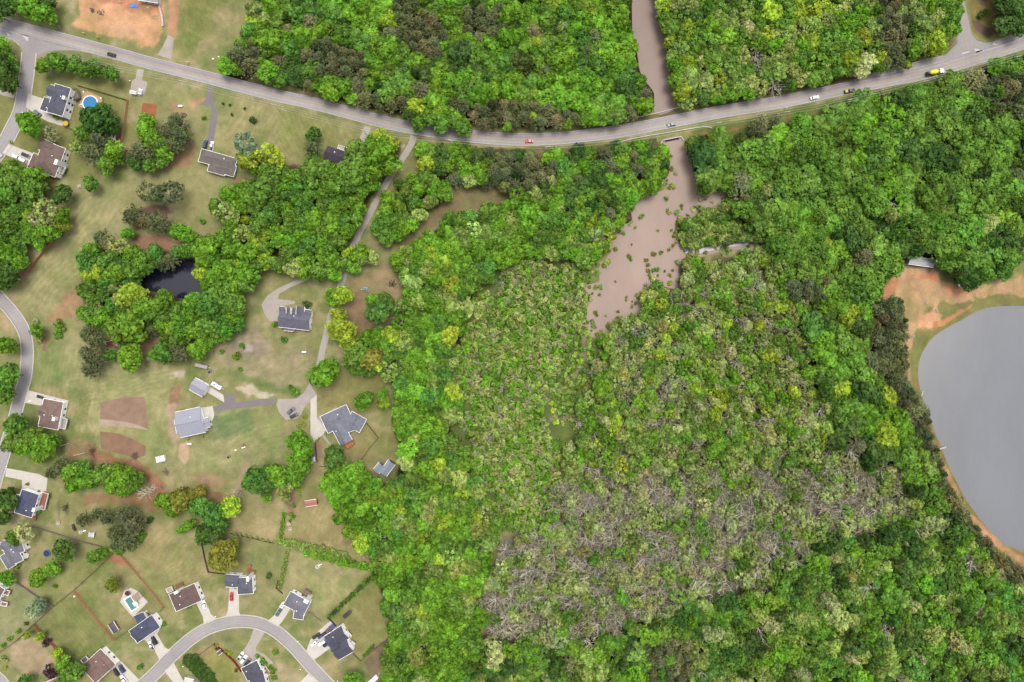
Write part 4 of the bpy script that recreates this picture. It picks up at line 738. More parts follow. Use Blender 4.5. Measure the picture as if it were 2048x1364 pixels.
def blocked(px, py, r):
    i = np.hypot(RP[:, 0] - px, RP[:, 1] - py).argmin()
    if math.hypot(RP[i, 0] - px, RP[i, 1] - py) < 18 + .8 * r: return True
    i = np.hypot(LP[:, 0] - px, LP[:, 1] - py).argmin()
    if py < 470 and math.hypot(LP[i, 0] - px, LP[i, 1] - py) < 8 + .75 * r: return True
    q = [(px, py)] + [(px + dx * r * .62, py + dy * r * .62) for dx, dy in ((1, 0), (-1, 0), (0, 1), (0, -1))]
    return any(inside(c, *p) for c in CLEAR[:-5] if c is not CREEK_N for p in q) or any(inside(c, px, py) for c in CHAN) or any(inside(SIDE, px + dx * r * .5, py + dy * r * .5) for dx, dy in ((0, 0), (0, 1), (0, -1))) or any(inside(CREEK_N, px + dx * r * .9, py + dy * r * .9) for dx, dy in ((0, 0), (1, 0), (0, 1), (0, -1))) or inside(CREEK_N, px - .4 * r, py)
_gx, _gy = np.meshgrid(np.arange(-60, 2200, 6.), np.arange(-60, 1500, 6.)); WOB = [fbm(_gx, _gy, 60., 41, 3), fbm(_gx, _gy, 60., 43, 3)]
SORT = vnoise(_gx, _gy, 55., 31)
def wood(poly, rr, hh, tones, kinds, f=.62, n=None, indiv=False, inset=.55, bias=None, wob=0):
    P = np.array(poly); x0, y0 = P.min(0); x1, y1 = P.max(0); x0 = max(x0, -50); x1 = min(x1, 2100); y0 = max(y0, -50); y1 = min(y1, 1414)
    A = (x1 - x0) * (y1 - y0); n = n or int(A / (rr[0] ** 2) * 2.6)
    tk, tw = zip(*tones.items()); kk, kw = zip(*kinds.items()); i = 0
    for i in range(n):
        u = i / n; r = rr[1] * (1 - u) ** .7 + rr[0] * (1 - (1 - u) ** .7); r *= pyr.uniform(.85, 1.12)
        px, py = pyr.uniform(x0, x1), pyr.uniform(y0, y1)
        wx, wy = (px, py) if not wob else (px + (WOB[0][int(py + 60) // 6, int(px + 60) // 6] - .5) * wob, py + (WOB[1][int(py + 60) // 6, int(px + 60) // 6] - .5) * wob)
        if not inside(poly, wx, wy) or not near_ok(px, py, r, f): continue
        if any(inside(k, px + dx * r * .95, py + dy * r * .95) for k in KEEP_OUT for dx, dy in ((0, 0), (1, 0), (-1, 0), (0, 1), (0, -1), (.7, .7), (-.7, .7), (.7, -.7), (-.7, -.7), (.4, .9), (-.4, .9))) or blocked(px, py, r): continue
        reg(px, py, r); kind = pyr.choices(kk, kw)[0]; tone = pyr.choices(tk, tw)[0]
        # neighbouring trees tend to be of one sort
        w = SORT[int(py + 60) // 6, int(px + 60) // 6]
        if bias and w > .62: tone = bias
        if kind == 'pine': tone = 'olive' if pyr.random() < .75 else 'tan'
        if kind == 'bare': tone = 'gray' if pyr.random() < .6 else 'wetpale'
        PLACED.append(dict(px=px, py=py, r=r, kind=kind, tone=tone, h=pyr.uniform(*hh) * (.58 + .42 * min(1, np.hypot(RP[:, 0] - px, RP[:, 1] - py).min() / 60)), indiv=indiv, label=None, name=None, sq=1, wood=1))
PINE = {'pine': 1}
# pine clumps inside the woods
for pg in ([(800,30),(860,25),(900,70),(870,110),(820,100),(795,70)], [(930,20),(1000,15),(1010,60),(960,80),(930,60)], [(600,95),(660,85),(740,120),(730,150),(650,150)], [(900,205),(990,205),(1080,215),(1150,220),(1150,252),(1060,256),(960,248)], [(1760,-30),(1810,-30),(1820,60),(1800,125),(1760,130),(1755,60)], [(975,305),(1060,312),(1110,330),(1090,370),(1020,375),(985,350)], [(1195,300),(1225,300),(1235,345),(1210,350)], [(720,190),(820,205),(830,235),(760,220),(700,205)], [(780,-30),(830,-30),(830,20),(780,20)], [(1290,1285),(1380,1270),(1380,1364),(1300,1400)], [(1580,560),(1650,560),(1650,600),(1590,600)], [(1960,170),(2060,140),(2060,240),(1980,220)], [(1500,245),(1560,235),(1540,280),(1500,280)]):
    wood(pg, (10, 17), (11, 14), {'olive': 1}, PINE, .58)
wood(PB, (8, 14), (11, 14), {'olive': 4, 'tan': 1}, {'pine': 9, 'broad': 1}, .55)
wood(WM, (5.5, 13), (6, 12), {'wet': 5, 'wetpale': 3, 'lime': 1.2, 'pale': 1.5, 'bright': 2, 'mid': 2.5}, {'broad': 6, 'loose': 3, 'bare': 1.8}, .62, wob=110)
wood(WP, (4, 10), (4, 9), {'wet': 4, 'mid': 2, 'pale': 1}, {'broad': 6, 'loose': 2}, .6)
wood(DZ, (6, 14), (7, 12), {'wet': 3, 'wetpale': 4, 'mid': 1.5}, {'bare': 5.5, 'loose': 2.8, 'broad': 1.2}, .56, wob=120)
wood(DZ, (3, 5.5), (1.2, 2.5), {'wet': 3, 'mid': 2, 'wetpale': 2}, {'shrub': 1}, .85, wob=100)
wood(WS, (2.6, 6.5), (1.6, 4.0), {'wet': 5, 'wetpale': 3, 'bright': 3.5, 'pale': 2}, {'shrub': 9, 'loose': .7, 'bare': .5}, .64, wob=110)
wood(WM, (2.6, 5), (1.2, 2.5), {'wet': 3, 'mid': 2, 'wetpale': 2}, {'shrub': 1}, .8, wob=60)
wood(MO, (2.6, 6), (1.0, 2.6), {'wet': 4, 'mid': 3, 'lime': 1}, {'shrub': 1}, .95)
# flooded bushes along the muddy shore
for k in range(260):
    c_ = CREEK[pyr.randrange(6, len(CREEK))]; px, py = c_[0] + pyr.gauss(0, 9), c_[1] + pyr.gauss(0, 9)
    if py > 300: r = pyr.uniform(2.2, 5.5); PLACED.append(dict(px=px, py=py, r=r, kind='shrub', tone=pyr.choice(['wet', 'mid', 'wetpale', 'gold']), h=pyr.uniform(.6, 2.2), indiv=False, label=None, name=None, sq=1, wood=1))

BW = {'bright': 5, 'mid': 5, 'lime': .7, 'emerald': 1.4, 'dark': 2.2, 'deep': .8, 'pale': .4}
wood(NL, (8, 21), (8.5, 14), BW, {'broad': 10, 'pine': .7, 'loose': .5}, .60, bias='bright')
wood(NR, (8, 18), (10, 13), {'bright': 3, 'mid': 4, 'lime': 1, 'pale': 1.6, 'wet': 2, 'dark': 1, 'cream': .4}, {'broad': 9, 'loose': 1.5, 'bare': .3}, .60)
wood(NE, (10, 20), (12, 16), {'dark': 3, 'mid': 1}, {'broad': 4, 'pine': 1}, .6)
wood(SR, (9, 25), (8, 16), {'bright': 4, 'mid': 5, 'lime': .5, 'emerald': 1.6, 'pale': .7, 'dark': 2.6, 'deep': 1}, {'broad': 12, 'loose': .6, 'pine': .4}, .60, bias='mid')
wood(ST, (8, 17), (9, 12), BW, {'broad': 6, 'pine': 1.2}, .60)
wood(LF, (8, 18), (9, 14), {'bright': 5, 'mid': 4, 'lime': 1.3, 'emerald': 1, 'pale': 1, 'wet': 2}, {'broad': 12, 'loose': .8}, .60, bias='bright')
wood(GR, (10, 19), (11, 15), {'bright': 5, 'mid': 4, 'emerald': 1.2, 'lime': 1}, {'broad': 10}, .60, indiv=True)
wood(PT, (9, 17), (9, 13), {'bright': 4, 'mid': 4, 'emerald': 1.5, 'lime': 1}, {'broad': 10, 'pine': .4}, .62, indiv=True)
wood(ED, (9, 17), (9, 13), {'bright': 4, 'mid': 3, 'pale': 1}, {'broad': 10}, .62, indiv=True)
wood(LW, (10, 19), (10, 14), {'mid': 4, 'bright': 2}, {'broad': 10}, .66, indiv=True)
wood(BR, (7, 19), (9, 15), {'bright': 2.5, 'mid': 5, 'wet': 2.5, 'emerald': 1.5, 'pale': .7, 'dark': 2.6, 'deep': 1, 'wetpale': .8}, {'broad': 9, 'loose': 2, 'bare': .7}, .60)
# ---- the 300 largest trees stand as things of their own; the rest of the woods are instanced from a point cloud
TREE = ('broad', 'loose', 'pine', 'bare')
ind = [p for p in PLACED if p['kind'] in TREE and p['indiv']]
rest = sorted((p for p in PLACED if p['kind'] in TREE and not p['indiv']), key=lambda p: -p['r'])
ind.sort(key=lambda p: -p['r'])
NIND = 300
if len(ind) > NIND:
    rest += ind[NIND:]; ind = ind[:NIND]
else:
    k = NIND - len(ind); ind += rest[:k]; rest = rest[k:]
COLW = {'bright': 'bright green', 'mid': 'mid green', 'dark': 'dark green', 'deep': 'dark green', 'lime': 'yellow-green', 'pale': 'pale green', 'olive': 'olive-grey', 'tan': 'tan-brown', 'gold': 'olive-gold', 'blue': 'blue-grey', 'purple': 'purple-leaved', 'gray': 'grey', 'wet': 'soft green', 'wetpale': 'greyish green', 'emerald': 'deep green', 'cream': 'cream-flecked'}
KINDW = {'broad': 'broadleaf tree', 'loose': 'loose-crowned tree', 'pine': 'pine', 'bare': 'bare-branched tree', 'shrub': 'shrub', 'cone': 'conical evergreen'}
NAMEW = {'broad': 'broadleaf_tree', 'loose': 'broadleaf_tree', 'pine': 'pine_tree', 'bare': 'bare_tree', 'shrub': 'shrub', 'cone': 'arborvitae'}
MARKS = [('the round blue pool', 183, 208), ('the dark pond', 350, 555), ('the brown-roofed house by the corner street', 92, 318), ('the long grey ranch house', 433, 323), ('the small dark-roofed house', 669, 310), ('the dormered grey house', 590, 630), ('the white metal-roofed house', 385, 847), ('the white garage', 398, 773), ('the grey cross-gabled house', 685, 850), ('the big grey shed', 768, 937), ('the pink-roofed shed', 620, 1006), ('the tilled garden plots', 247, 850), ('the square swimming pool', 262, 1207), ('the muddy creek bridge', 1344, 262), ('the muddy pool', 1250, 540), ('the big grey lake', 2000, 800), ('the red-soil building site', 240, 60), ('the side road fork', 1930, 100), ('the red car on the road', 1058, 283), ('the concrete mixer truck', 1867, 147), ('the white square canopy', 326, 917), ('the lakeside white roof', 1843, 522), ('the north creek', 1300, 80), ('the western bend in the street', 48, 660), ('the curved street', 477, 1242), ('the blue-roofed house', 51, 1007), ('the brown field', 950, 400), ('the fire pit', 785, 568), ('the dead grey swamp wood', 1250, 1100), ('the marsh channels', 1165, 740), ('the swing set', 730, 578), ('the white parked trailer', 436, 771), ('the yard pickup', 696, 1227), ('the white shed pad', 276, 180), ('the black road car', 224, 110), ('the brown hip-roofed house on the curve', 370, 1193), ('the forest edge lawn', 740, 765), ('the burn pile', 500, 692), ('the gravel yard', 590, 815), ('the white flat marker', 609, 704), ('the north road verge', 620, 190), ('the mown field', 640, 280)]
ORD = ['nearest', 'second nearest', 'third nearest', 'fourth nearest', 'fifth nearest', 'sixth nearest', 'seventh nearest', 'eighth nearest', 'ninth nearest', 'tenth nearest', 'eleventh nearest', 'twelfth nearest']
def side(px, py, mx, my):
    dx, dy = px - mx, py - my
    return ('east' if dx > 0 else 'west') if abs(dx) > abs(dy) else ('south' if dy > 0 else 'north')
def auto_labels(items, extra=''):
    groups = {}
    for p in items:
        if p['label']: continue
        m = min(MARKS, key=lambda q: (q[1] - p['px']) ** 2 + (q[2] - p['py']) ** 2)
        size = 'broad' if p['r'] > 20 else ('small' if p['r'] < 8 else '')
        key = (m[0], side(p['px'], p['py'], m[1], m[2]), COLW[p['tone']], size, p['name'] or p['kind'])
        groups.setdefault(key, []).append((math.hypot(m[1] - p['px'], m[2] - p['py']), p))
    for (mk, sd, cw, size, kd), L in groups.items():
        L.sort(key=lambda q: q[0])
        kw = {'hedge_bush': 'clipped hedge bush', 'water_bush': 'bush standing in muddy water', 'arborvitae': 'conical evergreen'}.get(kd, KINDW.get(kd, kd))
        for i, (d, p) in enumerate(L):
            base = f"{size} {cw} {kw}".strip()
            if len(L) == 1: p['label'] = f"the one {base} {sd} of {mk}" if False else f"only {base} {sd} of {mk}"
            else: p['label'] = f"{base} {sd} of {mk}, {ORD[min(i, 11)]}"
auto_labels(ind)
sh_ind = [p for p in PLACED if p['kind'] in ('shrub', 'cone') and p['indiv']]; auto_labels(sh_ind)
sh_rest = [p for p in PLACED if p['kind'] in ('shrub', 'cone') and not p['indiv']]
def base_xy(p):
    z = p['h'] * (.66 if p['kind'] in TREE else .5); return xy(p['px'], p['py'], z)
PROTO = {}
GRP = {'broad': 'broadleaf trees around the yards and woods', 'loose': 'broadleaf trees around the yards and woods', 'pine': 'pines around the yards and woods', 'bare': 'bare trees around the yards and woods'}
for p in ind:
    lib = LIB[p['kind']]; k = pyr.randrange(len(lib)); b = base_xy(p); r = p['r'] * PX * (1 - p['h'] * .66 / CAMH)
    nm = NAMEW[p['kind']]; e = empty(nm, (b[0], b[1], 0), pyr.uniform(0, 6.28), p['label'], 'tree', GRP[p['kind']])
    e.scale = (r * pyr.uniform(.93, 1.07), r * pyr.uniform(.93, 1.07), p['h'])
    c = link('crown', lib[k][0], e); c['tint'] = [float(v) for v in tint_of(p['tone'], tr, .07)]; link('trunk', lib[k][1], e)
for p in sh_ind:
    lib = LIB[p['kind']]; k = pyr.randrange(len(lib)); b = base_xy(p); r = p['r'] * PX
    s = link(p['name'] or 'shrub', lib[k][0]); s['tint'] = [float(v) for v in tint_of(p['tone'], tr, .06)]
    s.location = (b[0], b[1], -.05); s.rotation_euler = (0, 0, pyr.uniform(0, 6.28)); s.scale = (r, r, p['h'])
    tag(s, p['label'], 'bush' if p['name'] in ('hedge_bush', 'water_bush') else 'shrub', {'hedge_bush': 'hedge bushes along the lawn borders', 'water_bush': 'bushes standing in the flooded creek', 'arborvitae': 'conical evergreens in a thick row'}.get(p['name'], 'garden shrubs'))

def scatter(name, items, kinds, label, cat):
    """one object whose points are instanced with the tree library by geometry nodes"""
    srcs = []; first = {}
    for kd in kinds:
        first[kd] = len(srcs)
        for i, (cm, tm) in enumerate(LIB[kd]):
            # crown and trunk joined into one mesh for instancing
            nv = len(cm.vertices); co = np.empty(nv * 3, np.float32); cm.vertices.foreach_get('co', co); co = co.reshape(-1, 3)
            f = np.empty(len(cm.loops), np.int32); cm.loops.foreach_get('vertex_index', f); v = np.empty(len(cm.polygons), np.float32); cm.attributes['v'].data.foreach_get('value', v)
            tv = [tuple(q.co) for q in tm.vertices]; tf = [tuple(j + nv for j in q.vertices) for q in tm.polygons]
            me = bpy.data.meshes.new('tree_source'); me.from_pydata([tuple(q) for q in co.tolist()] + tv, [], [tuple(q) for q in f.reshape(-1, 4).tolist()] + tf)
            me.materials.append(M['leaf']); me.materials.append(tm.materials[0])
            me.polygons.foreach_set('material_index', [0] * (len(f) // 4) + [1] * len(tf))
            at_ = me.attributes.new('v', 'FLOAT', 'FACE'); at_.data.foreach_set('value', np.concatenate((v, np.full(len(tf), .5, np.float32)))); me.update()
            srcs.append(bpy.data.objects.new('tree_source', me))
    n = len(items); co = np.zeros((n, 3), np.float32); rot = np.zeros((n, 3), np.float32); scl = np.ones((n, 3), np.float32); idx = np.zeros(n, np.int32); tn = np.ones((n, 4), np.float32)
    for i, p in enumerate(items):
        b = base_xy(p); tree = p['kind'] in TREE; r = p['r'] * PX * (1 - p['h'] * .6 / CAMH) * (1.12 if tree else 1.15); co[i, :2] = b; rot[i, 2] = pyr.uniform(0, 6.28)
        if p['kind'] == 'bare': rot[i, :2] = pyr.uniform(-.25, .25), pyr.uniform(-.25, .25)
        scl[i] = r * pyr.uniform(.9, 1.12), r * pyr.uniform(.9, 1.12), p['h']; idx[i] = first[p['kind']] + pyr.randrange(len(LIB[p['kind']])); tn[i, :3] = np.array(tint_of(p['tone'], tr)) * (1.0 if tree else 1.22)
    me = bpy.data.meshes.new(name); me.vertices.add(n); me.vertices.foreach_set('co', co.ravel())
    for an, ty, d, k in (('rot', 'FLOAT_VECTOR', rot, 'vector'), ('scl', 'FLOAT_VECTOR', scl, 'vector'), ('idx', 'INT', idx, 'value'), ('tint', 'FLOAT_COLOR', tn, 'color')):
        a = me.attributes.new(an, ty, 'POINT'); a.data.foreach_set(k, d.ravel())
    o = link(name, me); tag(o, label, cat, None, 'stuff')
    ng = bpy.data.node_groups.new('plant_' + name, 'GeometryNodeTree'); N = ng.nodes
    ng.interface.new_socket('Geometry', in_out='INPUT', socket_type='NodeSocketGeometry'); ng.interface.new_socket('Geometry', in_out='OUTPUT', socket_type='NodeSocketGeometry')
    gi, go = N.new('NodeGroupInput'), N.new('NodeGroupOutput'); m2p = N.new('GeometryNodeMeshToPoints'); ng.links.new(gi.outputs[0], m2p.inputs['Mesh'])
    iop = N.new('GeometryNodeInstanceOnPoints'); g2i = N.new('GeometryNodeGeometryToInstance')
    for s in reversed(srcs):
        oi = N.new('GeometryNodeObjectInfo'); oi.inputs['Object'].default_value = s; oi.inputs['As Instance'].default_value = False; ng.links.new(oi.outputs['Geometry'], g2i.inputs[0])
    ng.links.new(m2p.outputs[0], iop.inputs['Points']); ng.links.new(g2i.outputs[0], iop.inputs['Instance']); iop.inputs['Pick Instance'].default_value = True
    def na(nm, ty):
        q = N.new('GeometryNodeInputNamedAttribute'); q.data_type = ty; q.inputs['Name'].default_value = nm; return q.outputs['Attribute']
    ng.links.new(na('idx', 'INT'), iop.inputs['Instance Index'])
    e2r = N.new('FunctionNodeEulerToRotation'); ng.links.new(na('rot', 'FLOAT_VECTOR'), e2r.inputs[0]); ng.links.new(e2r.outputs[0], iop.inputs['Rotation'])
    ng.links.new(na('scl', 'FLOAT_VECTOR'), iop.inputs['Scale']); ng.links.new(iop.outputs[0], go.inputs[0])
    md = o.modifiers.new('planting', 'NODES'); md.node_group = ng
    return o
scatter('woodland', rest, TREE, 'closed green woods beyond the larger single trees, with greyish dead trees in the swamp', 'woods')
scatter('thicket', sh_rest, ('shrub',), 'low pale green thicket of swamp bushes around the marsh channels', 'undergrowth')
print('TREES individual', len(ind), 'instanced', len(rest), 'shrubs', len(sh_ind), 'thicket', len(sh_rest), 'placed indiv', sum(1 for p in PLACED if p['kind'] in TREE and p['indiv']))
# ================================================================= BUILDINGS
def ang_of(a, b): return math.atan2(b[1] - a[1], b[0] - a[0])
class Wing:
    def __init__(s, p1, p2, w, kind='gable', h=4.0, pitch=.5):
        a, b = xy(*p1, h), xy(*p2, h); s.c = (a + b) / 2; s.L = float(np.linalg.norm(b - a)); s.W = w * PX * (1 - h / CAMH); s.a = ang_of(a, b)
        s.kind, s.h, s.p = kind, h, pitch; s.u = np.array((math.cos(s.a), math.sin(s.a))); s.n = np.array((-s.u[1], s.u[0]))
    def P(s, x, y, z): q = s.c + s.u * x + s.n * y; return (q[0], q[1], z)
    def inside(s, q, m=0.0):
        d = np.array(q[:2]) - s.c; return abs(d @ s.u) < s.L / 2 - m and abs(d @ s.n) < s.W / 2 - m
def roof_shape(mb, w, th=.2):
    L, W, h = w.L / 2, w.W / 2, w.h
    if w.kind == 'gable':
        r = h + W * w.p; prof = [(-W, h - th), (-W, h), (0, r), (W, h), (W, h - th), (0, r - th * 1.3)]
        v = [w.P(x, y, z) for x in (-L, L) for y, z in prof]
        mb.add(v, [(0, 1, 2, 5), (2, 3, 4, 5), (6, 11, 8, 7), (8, 11, 10, 9)] + [(i, i + 6, (i + 1) % 6 + 6, (i + 1) % 6) for i in range(6)])
    elif w.kind == 'hip':
        m = min(L, W); r = h + m * w.p; rx = max(L - m, .01)
        ry = max(W - m, .0)
        v = [w.P(x, y, z) for z in (h - th, h) for x, y in ((-L, -W), (L, -W), (L, W), (-L, W))]
        v += [w.P(-rx, 0, r), w.P(rx, 0, r)] if ry == 0 else [w.P(0, -ry, r), w.P(0, ry, r)]
        f = [(3, 2, 1, 0)] + [(i, (i + 1) % 4, 4 + (i + 1) % 4, 4 + i) for i in range(4)]
        f += [(4, 5, 9, 8), (6, 7, 8, 9), (7, 4, 8), (5, 6, 9)] if ry == 0 else [(5, 6, 9, 8), (7, 4, 8, 9), (4, 5, 8), (6, 7, 9)]
        mb.add(v, f)
    else:  # shed: high on the +n side
        r = h + 2 * W * w.p; prof = [(-W, h - th), (-W, h), (W, r), (W, r - th)]
        v = [w.P(x, y, z) for x in (-L, L) for y, z in prof]
        mb.add(v, [(0, 1, 2, 3), (7, 6, 5, 4)] + [(i, i + 4, (i + 1) % 4 + 4, (i + 1) % 4) for i in range(4)])
def wall_shape(mb, w, i, ov=.4):
    L, W, h = w.L / 2 - ov * .7, w.W / 2 - ov, w.h + ov * w.p * (1 if w.kind != 'hip' else 0) - .25 - .013 * i
    if w.kind == 'gable':
        prof = [(-W, 0), (-W, h), (0, h + W * w.p), (W, h), (W, 0)]; v = [w.P(x, y, z) for x in (-L, L) for y, z in prof]
        mb.add(v, [(0, 1, 2, 3, 4), (9, 8, 7, 6, 5)] + [(j, j + 5, (j + 1) % 5 + 5, (j + 1) % 5) for j in range(5)])
    else: mb.add([w.P(x, y, z) for z in (0, h) for x, y in ((-L, -W), (L, -W), (L, W), (-L, W))], [(3, 2, 1, 0), (4, 5, 6, 7)] + [(j, (j + 1) % 4, 4 + (j + 1) % 4, 4 + j) for j in range(4)])
def facade_box(mb, q, n, w, h, z, d=.1, mi=0):
    """a thin box lying on a wall: q = point on the wall, n = outward normal"""
    c = np.array(q) + np.array(n) * d / 2; mb.box((c[0], c[1], z), (d, w, h), math.atan2(n[1], n[0]), mi)
def house(label, wings, roof, wall=(.62, .61, .58), name='house', cat='house', door=None, garage=None, metal=False, deck=None, vents=2, chimney=None, win=True, fascia=True, seed=0, ws=(1.1, 1.45), step=3.4, white_bump=None):
    g = random.Random(seed + len(label)); W = [Wing(*w) for w in wings]
    o = empty(name, (W[0].c[0], W[0].c[1], 0), 0, label, cat, 'houses and garages of the neighbourhood' if cat in ('house', 'garage') else 'sheds and barns about the yards')
    inv = lambda x: x
    root = []
    def part(nm, mb, mats, color=None, parent=None, **k):
        if not mb.v: return None
        base = parent or o
        off = np.array((*W[0].c, 0)); mb.v = [tuple(np.array(q) - off) for q in mb.v]
        p = mb.build(nm, mats, base); 
        if color is not None: p.color = (*color[:3], 1)
        return p
    mw = MB(); [wall_shape(mw, w, i) for i, w in enumerate(W)]; part('wall', mw, M['siding'], wall)
    mr = MB(); [roof_shape(mr, w) for w in W]; rf = part('roof', mr, M['metal_roof' if metal else 'roof'], roof)
    if fascia:
        mf = MB()
        for w in W:
            t_ = .14; L, Wd = w.L / 2, w.W / 2
            for s in (-1, 1):
                c = w.P(0, s * (Wd + t_ / 2 + .002), w.h - .09); mf.box(c, (w.L, t_, .2), w.a)
                if w.kind == 'hip': c = w.P(s * (L + t_ / 2 + .002), 0, w.h - .09); mf.box(c, (w.W + 2 * t_, t_, .2), w.a + math.pi / 2)
        part('gutter', mf, M['white'])
        mc = MB()
        for w in W:
            if w.kind == 'gable': mc.tube(w.P(-w.L / 2, 0, w.h + w.W / 2 * w.p + .02), w.P(w.L / 2, 0, w.h + w.W / 2 * w.p + .02), .12, .12, 4)
            elif w.kind == 'hip' and w.L > w.W: mc.tube(w.P(-(w.L - w.W) / 2, 0, w.h + w.W / 2 * w.p + .02), w.P((w.L - w.W) / 2, 0, w.h + w.W / 2 * w.p + .02), .12, .12, 4)
        part('ridge_cap', mc, M['metal_roof' if metal else 'roof'], [c * .9 for c in roof])
    # walls that can carry openings
    walls = []
    for i, w in enumerate(W):
        for ax, n, half, other in ((w.u, w.n, w.L / 2, w.W / 2 - .4), (w.u, -w.n, w.L / 2, w.W / 2 - .4), (w.n, w.u, w.W / 2, w.L / 2 - .28), (w.n, -w.u, w.W / 2, w.L / 2 - .28)):
            walls.append((w, w.c + n * other, n, ax, half - .8, i))
    def free(q, n, i): return not any(j != i and w2.inside(np.array(q) + np.array(n) * .5) for j, w2 in enumerate(W))
    used = []
    def opening(target, nm, w_, h_, mat, trim=True):
        tq = xy(*target); best = None
        for w, c, n, ax, hf, i in walls:
            s = float(np.clip((tq - c) @ ax, -max(hf - w_ / 2, 0), max(hf - w_ / 2, 0))); q = c + ax * s
            if (tq - c) @ n <= 0 or not free(q, n, i): continue
            d = np.linalg.norm(tq - q)
            if best is None or d < best[0]: best = (d, q, n)
        if not best: return
        _, q, n = best; used.append((q, w_ / 2 + .8)); mb = MB(); facade_box(mb, q, n, w_, h_, h_ / 2 + .05, .08)
        p = part(nm, mb, M[mat] if isinstance(mat, str) else mat)
        fr = MB(); off_ = np.array((-n[1], n[0]))
        for s in (-1, 1): facade_box(fr, q + off_ * s * (w_ / 2 + .08), n, .15, h_ + .12, h_ / 2 + .1, .12)
        facade_box(fr, q, n, w_ + .32, .16, h_ + .15, .13); part('door_frame', fr, M['white'], None, p)
    if garage: opening(garage, 'garage_door', 4.8, 2.3, flat('garage_door_paint', (.6, .59, .57), .6))
    if door: opening(door, 'front_door', 1.0, 2.1, flat('door_paint', (.12, .05, .03), .5))
    if win:
        for w, c, n, ax, hf, i in walls:
            k = int(2 * hf // step)
            for lv in ([1.5] if w.h < 4.6 else [1.5, 4.2]):
                if lv + .9 > w.h: continue
                for j in range(k):
                    s = (j - (k - 1) / 2) * step + g.uniform(-.3, .3); q = c + ax * s
                    if not free(q, n, i) or any(np.linalg.norm(q - u) < r for u, r in used): continue
                    fr = MB(); facade_box(fr, q, n, ws[0] + .24, ws[1] + .24, lv, .06); p = part('window', fr, M['white'])
                    gl = MB(); facade_box(gl, q, n, ws[0], ws[1], lv, .09); part('pane', gl, M['glass'], None, p)
    for k in range(vents):
        w = W[k % len(W)]; x = g.uniform(-.25, .25) * w.L; y = -w.W * .22 if k % 2 else w.W * .2
        z = w.h + (w.W / 2 - abs(y)) * w.p; mb = MB(); c = w.P(x, y, z - .1); mb.cyl((c[0], c[1], c[2]), .14, .55, 7); mb.cyl((c[0], c[1], c[2] + .5), .24, .12, 7); part('vent_pipe', mb, M['white'], None, rf)
    for ch in (chimney or []):
        q = xy(*ch[:2], ch[2]); mb = MB(); mb.box((q[0], q[1], ch[2] / 2), (ch[3], ch[4], ch[2]), W[0].a); mb.box((q[0], q[1], ch[2] + .06), (ch[3] + .2, ch[4] + .2, .12), W[0].a); part('chimney', mb, flat('chimney_siding', (.60, .59, .56), .8))
    for dk in (deck or []):
        # (p1, p2, width px, height, colour, railing)
        p1, p2, wd, hz, cc, rail = dk; a, b = xy(*p1, hz), xy(*p2, hz); c = (a + b) / 2; L = np.linalg.norm(b - a); wm = wd * PX; an = ang_of(a, b); u = np.array((math.cos(an), math.sin(an))); n = np.array((-u[1], u[0]))
        mb = MB(); nb = max(3, int(wm / .45))
        for j in range(nb):
            q = c + n * ((j + .5) / nb - .5) * wm; mb.box((q[0], q[1], hz - .03), (L, wm / nb - .03, .06), an)
        for sx in (-1, 1):
            for sy in (-1, 1): q = c + u * sx * (L / 2 - .15) + n * sy * (wm / 2 - .15); mb.box((q[0], q[1], (hz - .07) / 2), (.16, .16, hz - .07), an)
        d = part('deck', mb, M['wood'], cc)
        if rail:
            rb = MB()
            for sx, sy, ln, aa in ((0, 1, L, an), (0, -1, L, an), (1, 0, wm, an + math.pi / 2), (-1, 0, wm, an + math.pi / 2)):
                q = c + u * sx * (L / 2 - .05) + n * sy * (wm / 2 - .05); rb.box((q[0], q[1], hz + .95), (ln - .2, .09, .07), aa); rb.box((q[0], q[1], hz + .5), (ln - .2, .03, .5), aa)
            for sx in (-1, 1):
                for sy in (-1, 1): q = c + u * sx * (L / 2 - .05) + n * sy * (wm / 2 - .05); rb.box((q[0], q[1], hz + .5), (.12, .12, 1.0), an)
            part('railing', rb, M['white'] if rail == 'w' else M['wood'], cc, d)
    return o
SL, DB, BR_, GB = alb(112,112,126), alb(98,102,124), alb(140,120,112), alb(136,128,122)   # slate grey, blue-grey, brown, grey-brown shingles
WH = (.88, .87, .85)
house('blue-grey hip-roofed house beside the round swimming pool', [((126,172),(109,228),33,'hip',6.6,.55), ((84,206),(108,215),27,'hip',5.6,.5), ((97,180),(118,188),24,'gable',6.4,.6)], SL, WH, garage=(62,200), door=(100,232), deck=[((148,180),(156,198),12,2.4,alb(150,138,124),'b')], chimney=[(127,195,9.0,1.6,1.2)], seed=1)
house('brown hip-roofed house above the corner street, white back wall', [((109,289),(88,346),47,'hip',5.2,.5), ((60,322),(88,334),36,'hip',5.0,.45), ((82,288),(106,300),24,'gable',5.1,.6)], BR_, WH, garage=(30,312), door=(70,292), deck=[((118,336),(130,342),16,2.2,alb(190,178,164),'w')], chimney=[(112,324,8.2,2.6,1.4)], seed=2)
house('long single-storey ranch house with grey-brown hip roof', [((400,310),(471,330),26,'hip',3.0,.38), ((418,330),(452,340),24,'hip',2.9,.38), ((434,333),(470,343),22,'hip',2.95,.36)], GB, (.42, .36, .31), door=(440,300), vents=1, seed=3)
house('small dark-roofed house half hidden by trees, white roofed porch', [((651,304),(689,318),27,'gable',3.2,.45)], alb(92,84,96), (.4, .3, .24), door=(685,290), deck=[((677,294),(694,300),8,.5,alb(222,214,204),'w')], vents=1, seed=4, fascia=False)
